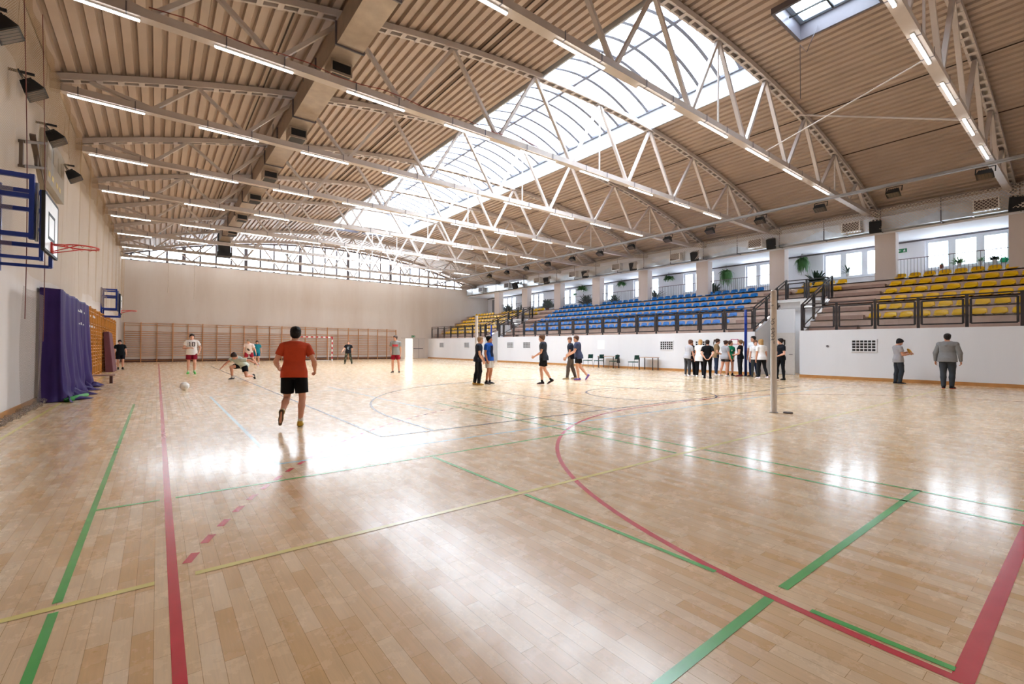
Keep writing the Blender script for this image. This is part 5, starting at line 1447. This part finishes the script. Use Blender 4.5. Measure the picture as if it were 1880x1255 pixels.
# far left group
P_('boy in a black t-shirt and black shorts walking beside the yellow wall bars', -1.55, 32.0, 175, 1.60,
   st(lean=(.03, .0, 1), thL=(-.05, .15, -1), shL=(0, -.12, -1), thR=(.05, -.02, -1), shR=(-.06, -.06, -1), uaL=(-.25, 0, -1), uaR=(.25, .05, -1), head=(12, 12, 4)),
   dict(top='10161c', bottom='10131f', shoes='1a1616', socks='1a1616', fit=.022), ('short', '2a1c14'), skin='fair', vox=FAR)
ten = [(-.088, .25, -.062, .425), (-.112, .395, -.088, .42), (-.118, .24, -.035, .262), (.0, .24, .115, .268), (.0, .40, .115, .428), (.0, .268, .034, .40), (.081, .268, .115, .40)]
ten = [(-u1, v0, -u0, v1) for (u0, v0, u1, v1) in ten]
P_('boy in a white t-shirt with the number 10 and maroon shorts jogging', 1.25, 25.6, 178, 1.84,
   st(lean=(0, .05, 1), thR=(.06, .04, -1), shR=(.02, -.10, -1), thL=(-.05, .12, -1), shL=(.0, -.35, -1), ftL=(-.1, 1, -.3), uaR=(.42, .06, -1), faR=(-1.0, .35, .02), uaL=(-.50, -.25, -1), faL=(.25, .35, -.95), curlL=1.2, curlR=1.0, head=(0, 5, 0)),
   dict(top='eae6e2', bottom='8a1730', shoes='46b84a', sole='6fd06a', socks='d9ead0', fit=.024), ('short', '2a1a14'), skin='fair', vox=MID, child_print=('3c3036', ten, 1))
P_('boy in a pale green t-shirt crouching on one knee reaching for the ball', 2.62, 20.6, -150, 1.72,
   st(lean=(-.05, .85, .55), twist=10, thR=(.22, 1.0, -.12), shR=(.0, -.25, -1), thL=(-.30, .15, -1), shL=(-.1, -1, -.10), ftL=(0, -.5, -1), ftR=(.2, 1, 0), uaR=(.35, .75, -.62), faR=(.30, .70, -.66), uaL=(-.9, -.35, -.10), faL=(-.85, -.2, -.5), curlR=.2, curlL=.4, head=(8, 30, 0)),
   dict(top='c3cdc2', bottom='12141c', shoes='2a2628', socks='e6dcd4', fit=.022, length=.6), ('short', '33211b', .02), skin='light', vox=.0095)
P_('boy in a pale pink t-shirt with a dark print leaning behind the crouching boy', 4.5, 32.6, 190, 1.80,
   st(lean=(-.08, .25, 1), thR=(.12, .25, -1), shR=(.15, -.4, -1), thL=(-.35, -.15, -1), shL=(-.55, -.5, -1), ftL=(-.3, .8, -.5), uaR=(.3, -.05, -1), faR=(.05, .5, -.9), uaL=(-.5, -.2, -1), faL=(-.3, .3, -1), head=(12, 22, 6)),
   dict(top='ead9d2', bottom='a02038', shoes='e9e4ee', sole='2a2c40', socks='e6e0dc', fit=.028), ('short', '8f7a62'), skin='fair', vox=FAR, child_print=('4a4038', [(-.09, .12, .06, .16), (-.03, .16, .07, .20), (-.07, .09, .02, .12), (.0, .2, .05, .24)], 1))
P_('small boy in a teal t-shirt and blue shorts standing by the far wall bars', 5.41, 35.6, 183, 1.66,
   st(lean=(0, 0, 1), head=(-6, 6, 0)), dict(top='1f7f8c', bottom='13668e', shoes='1a1618', socks='f0ece8', fit=.022), ('short', '3a2418'), skin='light', vox=FAR)
P_('boy in a black printed t-shirt and camouflage trousers in front of the wall bars', 10.9, 33.4, 186, 1.70,
   st(lean=(-.04, .02, 1), thR=(.24, .05, -1), shR=(.12, -.1, -1), thL=(-.22, .05, -1), shL=(-.18, -.1, -1), uaR=(.55, .2, -1), faR=(.5, .35, -.9), uaL=(-.3, -.2, -1), faL=(.2, -.5, -.6), head=(4, 0, 0)),
   dict(top='16181e', bottom='camo', bottom_kind='trousers', shoes='2a2622', fit=.022), ('short', '7a5c44'), skin='fair', vox=FAR, child_print=('8f98a2', [(-.07, .30, .06, .36), (-.03, .2, .08, .30), (-.05, .14, .03, .2)], 1))
P_('boy in a grey and red t-shirt and maroon shorts standing in the middle distance', 9.43, 21.7, -168, 1.88,
   st(lean=(0, -.02, 1), thR=(.10, .03, -1), shR=(.0, -.05, -1), thL=(-.12, .02, -1), shL=(-.06, -.04, -1), uaR=(.12, .08, -1), faR=(-.15, .55, -.8), uaL=(-.12, -.05, -1), faL=(-.02, .10, -1), head=(28, 5, 0)),
   dict(top='8f8f8b', bottom='8f1428', shoes='2a2a2e', sole='c9c6c2', fit=.024), ('short', '4a3a30'), skin='light', vox=MID, child_print=('c8404a', [(-.13, .26, .13, .35)], 1))
# boys meeting near the far post
P_('fair haired boy in a dark navy shirt and black trousers with tan shoes', 8.85, 13.36, 92, 1.71,
   st(lean=(0, .06, 1), thR=(.05, .18, -1), shR=(.03, -.12, -1), thL=(-.05, -.10, -1), shL=(-.02, -.22, -1), uaR=(.15, .12, -1), faR=(.02, .42, -.85), uaL=(-.1, .2, -1), faL=(.0, .5, -.8), curlR=.9, curlL=.9, head=(10, 8, 0)),
   dict(top='262c3c', bottom='15161c', bottom_kind='trousers', shoes='d0a75c', sole='d8b878', fit=.018), ('short', '9a7d60'), skin='fair', vox=NEAR)
P_('dark haired boy in a blue and navy t-shirt and pale grey shorts', 9.36, 13.42, 118, 1.74,
   st(lean=(0, -.06, 1), thR=(.04, .06, -1), shR=(.02, -.18, -1), thL=(-.05, .04, -1), shL=(-.0, -.14, -1), uaR=(.12, -.08, -1), faR=(.04, .35, -1), uaL=(-.18, -.15, -1), faL=(-.1, .25, -.95), curlR=.9, head=(-20, 2, 0)),
   dict(top='1d4fa6', bottom='c9c6c4', shoes='3a3c44', sole='b8b6b2', socks='2a2a30', fit=.020, length=.78), ('short', '14110f'), skin='tan', vox=NEAR, child_print=('1b2340', [(-.10, .02, .10, .42)], 1))
P_('boy in a charcoal t-shirt and black shorts walking towards the two boys', 10.94, 12.29, -92, 1.79,
   st(lean=(0, .05, 1), thL=(-.05, .22, -1), shL=(-.02, -.10, -1), thR=(.05, -.12, -1), shR=(.05, -.62, -1), ftR=(.1, 1, -.55), uaL=(-.12, .30, -1), faL=(.10, .85, -.55), uaR=(.12, -.1, -1), faR=(.05, .2, -1), curlL=1.2, head=(4, 6, 0)),
   dict(top='30353f', bottom='14151a', shoes='33292c', sole='8c3a3e', socks='1a1a1e', fit=.020, length=.70), ('short', '6a4c38'), skin='fair', vox=NEAR)
P_('boy in a dark printed t-shirt and grey trousers, half hidden, glancing at the camera', 13.66, 13.62, -96, 1.79,
   st(lean=(0, .08, 1), thL=(-.05, .32, -1), shL=(-.02, .10, -1), thR=(.05, -.12, -1), shR=(.02, -.35, -1), uaL=(-.12, .2, -1), faL=(0, .6, -.8), uaR=(.1, .1, -1), faR=(0, .5, -.9), head=(-58, 6, 0)),
   dict(top='232838', bottom='635a56', bottom_kind='trousers', shoes='c8b898', fit=.018), ('short', '6b4a36'), skin='fair', vox=NEAR)
P_('boy in a slate blue t-shirt with a pale blue sleeve and black shorts striding', 13.5, 13.05, -90, 1.82,
   st(lean=(0, .10, 1), thL=(-.04, .12, -1), shL=(-.02, -.16, -1), thR=(.05, -.18, -1), shR=(.04, -.85, -1), ftR=(.1, .8, -1), uaL=(-.15, .42, -1), faL=(.10, .8, -.55), uaR=(.15, .45, -1), faR=(.1, .85, -.5), curlL=1.0, curlR=1.0, head=(-22, 6, 0)),
   dict(top='3f4763', bottom='12131a', shoes='6e62b0', sole='d04a6a', fit=.022, length=.62), ('short', '5a3c2c'), skin='fair', vox=NEAR, build=1.06)
# waiting group on the right
P_('girl with brown hair in a grey t-shirt and dark grey leggings leaning into the group', 19.31, 11.75, 48, 1.72,
   st(lean=(.02, .20, 1), uaR=(.15, .15, -1), faR=(.05, .3, -1), uaL=(-.15, .2, -1), faL=(.2, .5, -.8), head=(12, 14, 0)), dict(top='b8b6ba', bottom='45464c', bottom_kind='leggings', shoes='efedf0', fit=.018), ('short', '6a4636', .022), female=True, skin='light', vox=MID)
P_('ginger haired girl in a black top half hidden between her friends', 19.78, 11.82, 200, 1.70,
   st(lean=(0, .10, 1), head=(10, 16, 0), **FRONT), dict(top='15151a', bottom='14141c', bottom_kind='trousers', shoes='e6e0e6', fit=.014), ('bob', 'b5672e'), female=True, skin='fair', vox=MID)
P_('girl with blonde shoulder length hair in a long white shirt, seen from behind', 19.4, 11.2, 12, 1.72,
   st(lean=(.02, .06, 1), thR=(.10, .05, -1), shR=(.06, -.06, -1), uaL=(-.12, .2, -1), faL=(.1, .6, -.6), uaR=(.12, .2, -1), faR=(-.1, .6, -.6), head=(0, 10, 0)),
   dict(top='efedeb', bottom='101016', bottom_kind='trousers', shoes='f2f0ee', fit=.022, hem=-.22, sleeve=.5, top_name='shirt'), ('bob', 'c79a62'), female=True, skin='fair', vox=MID)
P_('dark haired girl in a loose black t-shirt with hands clasped behind her back', 18.86, 10.53, 2, 1.69,
   st(lean=(0, .0, 1), uaL=(-.34, -.52, -1), faL=(.56, -.30, -.8), uaR=(.34, -.52, -1), faR=(-.56, -.30, -.8), curlL=.9, curlR=.9, thL=(-.05, 0, -1), thR=(.05, 0, -1), head=(-6, 6, 0)),
   dict(top='0f1015', bottom='0e0e14', bottom_kind='leggings', shoes='101012', sole='1a1a1c', fit=.026, sleeve=.66), ('bun', '2b1d18'), female=True, skin='fair', vox=MID)
P_('girl with a dark ponytail in a khaki top and dark blue jeans', 21.3, 11.45, 80, 1.78,
   st(lean=(0, .03, 1), head=(0, 12, 0), uaR=(.12, .0, -1), faR=(-.3, .85, -.35), uaL=(-.12, .1, -1), faL=(.3, .85, -.3)), dict(top='8f7454', bottom='27334c', bottom_kind='leggings', shoes='d8d0d0', fit=.014), ('pony', '3a241c'), female=True, skin='fair', vox=MID)
P_('girl in a grey t-shirt and short dark grey shorts with bare legs', 20.79, 10.76, 52, 1.69,
   st(lean=(0, .04, 1), thR=(.05, .06, -1), shR=(.03, -.04, -1), thL=(-.12, -.10, -1), shL=(-.14, -.18, -1), uaR=(.14, .12, -1), faR=(.12, .35, -1), uaL=(-.1, .2, -1), faL=(.1, .6, -.6), head=(6, 8, 0)),
   dict(top='a9a7ab', bottom='4a4a50', bottom_kind='short_shorts', shoes='ece8ea', fit=.018), ('bun', '3a241c'), female=True, skin='light', vox=MID, build=1.08)
P_('girl in a green t-shirt and black shorts holding her hands together', 21.46, 10.85, 150, 1.68,
   st(lean=(0, .0, 1), head=(-50, -4, 0), uaL=(-.12, .05, -1), faL=(.42, .5, -1), uaR=(.12, .05, -1), faR=(-.42, .5, -1), curlL=.9, curlR=.9), dict(top='12805a', bottom='121218', bottom_kind='short_shorts', length=.5, shoes='121216', socks='121216', fit=.018), ('bun', '4a2e22', .018), female=True, skin='light', vox=MID, child_print=('e6f0ea', [(-.035, .30, .035, .33), (-.02, .26, .02, .30)], 1))
P_('girl with a streaked ponytail in a black top and dark leggings facing her friends', 21.6, 10.45, -75, 1.72,
   st(lean=(0, -.03, 1), head=(-4, -2, 0), uaL=(-.12, .05, -1), faL=(.28, .95, -.3), uaR=(.12, .05, -1), faR=(-.28, .95, -.3), curlL=.9, curlR=.9), dict(top='13131a', bottom='24262c', bottom_kind='leggings', shoes='6e1f30', sole='8a2a3c', fit=.010, sleeve=.28), ('pony', '7a5838'), female=True, skin='fair', vox=MID, build=1.06)
P_('tall man in a white polo shirt and navy trousers standing behind the blue post', 21.95, 10.0, -150, 1.90,
   st(lean=(0, -.02, 1), head=(25, 0, 0), thL=(-.18, .2, -1), shL=(-.05, -.2, -1), thR=(.08, 0, -1)), dict(top='eceef0', bottom='1b2748', bottom_kind='trousers', shoes='4a3028', sole='2a2020', fit=.016, top_name='polo_shirt'), ('short', '1c1614'), skin='light', vox=MID)
P_('woman in a white printed t-shirt and grey leggings beside the man in white', 21.5, 9.72, 165, 1.70,
   st(lean=(0, .0, 1), head=(-10, 4, 0)), dict(top='efeeee', bottom='3e4244', bottom_kind='leggings', shoes='222226', fit=.02), ('bun', '6a4630'), female=True, skin='fair', vox=MID, child_print=('9aa0b8', [(-.06, .32, .06, .35), (-.04, .28, .04, .30)], 1))
P_('woman with long blonde hair in a white t-shirt and black leggings', 20.72, 9.1, -35, 1.73,
   st(lean=(0, .03, 1), head=(-20, 4, 0), thR=(.05, -.12, -1), shR=(.06, -.38, -1), ftR=(.1, 1, -.2), uaL=(-.16, .02, -1), faL=(-.02, .16, -1), uaR=(.16, -.05, -1), faR=(.05, .12, -1)), dict(top='f0efef', bottom='16181e', bottom_kind='leggings', shoes='efe0e4', fit=.02), ('long', 'b58f5e'), female=True, skin='light', vox=MID, build=1.04)
P_('woman with black ponytail in a black t-shirt standing in front of the cream door', 20.73, 8.32, -128, 1.76,
   st(lean=(0, .0, 1), head=(38, 2, 0), thL=(-.10, .03, -1), shL=(-.03, -.06, -1), thR=(.26, .05, -1), shR=(.16, -.1, -1), **FRONT), dict(top='10131c', bottom='0f1016', bottom_kind='leggings', shoes='121216', sole='141416', fit=.014), ('pony', '191314'), female=True, skin='fair', vox=MID)
r, J = P_('boy in a grey t-shirt and dark trousers examining a yellow disc by the wall', 22.2, 4.78, 62, 1.74,
   st(lean=(0, -.07, 1), thR=(.05, .12, -1), shR=(.02, -.16, -1), thL=(-.05, .02, -1), shL=(-.02, -.10, -1), uaR=(.12, .22, -1), faR=(-.10, 1.0, .18), uaL=(-.12, .28, -1), faL=(.12, 1.0, .30), curlL=.8, curlR=.7, head=(2, 30, 0)),
   dict(top='a09ea2', bottom='353a42', bottom_kind='trousers', shoes='1d1f28', fit=.02), ('fringe', '1a1618', .022), skin='light', vox=MID)
hd = math.radians(toward(22.2, 4.78, 62)); c_, s_ = math.cos(-hd), math.sin(-hd)
q = (J['wrL'] + J['wrR']) / 2 + V(0, .10, .07); q = Vector((22.2 + c_ * q[0] - s_ * q[1], 4.78 + s_ * q[0] + c_ * q[1], q[2]))
disc = empty('frisbee', q, 0, 'yellow throwing disc held by the boy in grey at the wall', 'frisbee')
b = MB(); b.lathe([(.001, .012), (.09, .014), (.125, .008), (.137, -.008), (.137, -.02), (.128, -.02), (.122, 0), (.001, .004)], 32); b.build('disc_body', mat('disc_yellow', 'd39a2c', .4), disc, True)
disc.rotation_euler = (math.radians(-62), math.radians(18), -hd)
P_('man in a grey hooded sweatshirt and dark trousers walking towards the white wall', 21.12, 3.25, 14, 1.88,
   st(lean=(0, .03, 1), thR=(.03, .10, -1), shR=(-.02, -.06, -1), thL=(-.02, -.02, -1), shL=(.05, -.14, -1), uaL=(-.34, -.06, -1), faL=(-.04, .10, -1), uaR=(.34, .02, -1), faR=(.04, .16, -1), curlL=.7, curlR=.8, head=(-32, 2, 0)),
   dict(top='7f7f80', bottom='3a3f45', bottom_kind='trousers', shoes='16161a', sole='d8563f', fit=.032, sleeve=1.5, hood=True, hem=-.11, top_name='hoodie'), ('bun', '1c1412', .010), skin='tan', vox=MID, build=1.08)
# ------------------------------------------------------------------ daylight: bright overcast sky through skylight, gable and windows
wd = bpy.data.worlds.new('sky'); SC.world = wd; wd.use_nodes = True
nt = wd.node_tree; nt.nodes.clear()
out = nt.nodes.new('ShaderNodeOutputWorld'); bg = nt.nodes.new('ShaderNodeBackground')
tc = nt.nodes.new('ShaderNodeTexCoord'); sp = nt.nodes.new('ShaderNodeSeparateXYZ'); mr = nt.nodes.new('ShaderNodeMapRange')
mr.inputs['From Min'].default_value = -.2; mr.inputs['From Max'].default_value = .9; mr.inputs['To Min'].default_value = .8; mr.inputs['To Max'].default_value = 1.15
nt.links.new(tc.outputs['Generated'], sp.inputs[0]); nt.links.new(sp.outputs['Z'], mr.inputs['Value'])
mm = nt.nodes.new('ShaderNodeMath'); mm.operation = 'MULTIPLY'; mm.inputs[1].default_value = SKY_STRENGTH
nt.links.new(mr.outputs[0], mm.inputs[0]); nt.links.new(mm.outputs[0], bg.inputs['Strength'])
bg.inputs['Color'].default_value = (.81, .905, 1.0, 1); nt.links.new(bg.outputs[0], out.inputs[0])
def portal(name, loc, rot, sx, sy):
    l = bpy.data.lights.new(name, 'AREA'); l.shape = 'RECTANGLE'; l.size = sx; l.size_y = sy; l.cycles.is_portal = True
    o = bpy.data.objects.new(name, l); COL.objects.link(o); o.location = loc; o.rotation_euler = rot; return o
portal('skylight_portal', (13.17, 20.85, 11.95), (0, 0, 0), 6.1, 27.9)
portal('gable_portal', (13.0, YF + .3, 9.2), (-PI / 2, 0, 0), 30.0, 3.0)
portal('gallery_portal', (XB + .35, 22.0, 6.14), (0, PI / 2, 0), 1.6, 42.0)
portal('hatch_portal', (12.9, 4.5, 11.3), (0, 0, 0), 4.6, 2.3)
portal('hatch_portal', (13.0, 36.2, 11.3), (0, 0, 0), 4.6, 2.0)
portal('door_portal', (20.95, YF + .5, 1.1), (-PI / 2, 0, 0), 1.3, 2.1)
SC.cycles.max_bounces = 8; SC.cycles.diffuse_bounces = 5; SC.cycles.glossy_bounces = 4; SC.cycles.transparent_max_bounces = 24
SC.cycles.sample_clamp_indirect = 8.0
SC.cycles.use_denoising = True
try: SC.cycles.denoiser = 'OPENIMAGEDENOISE'
except Exception: pass
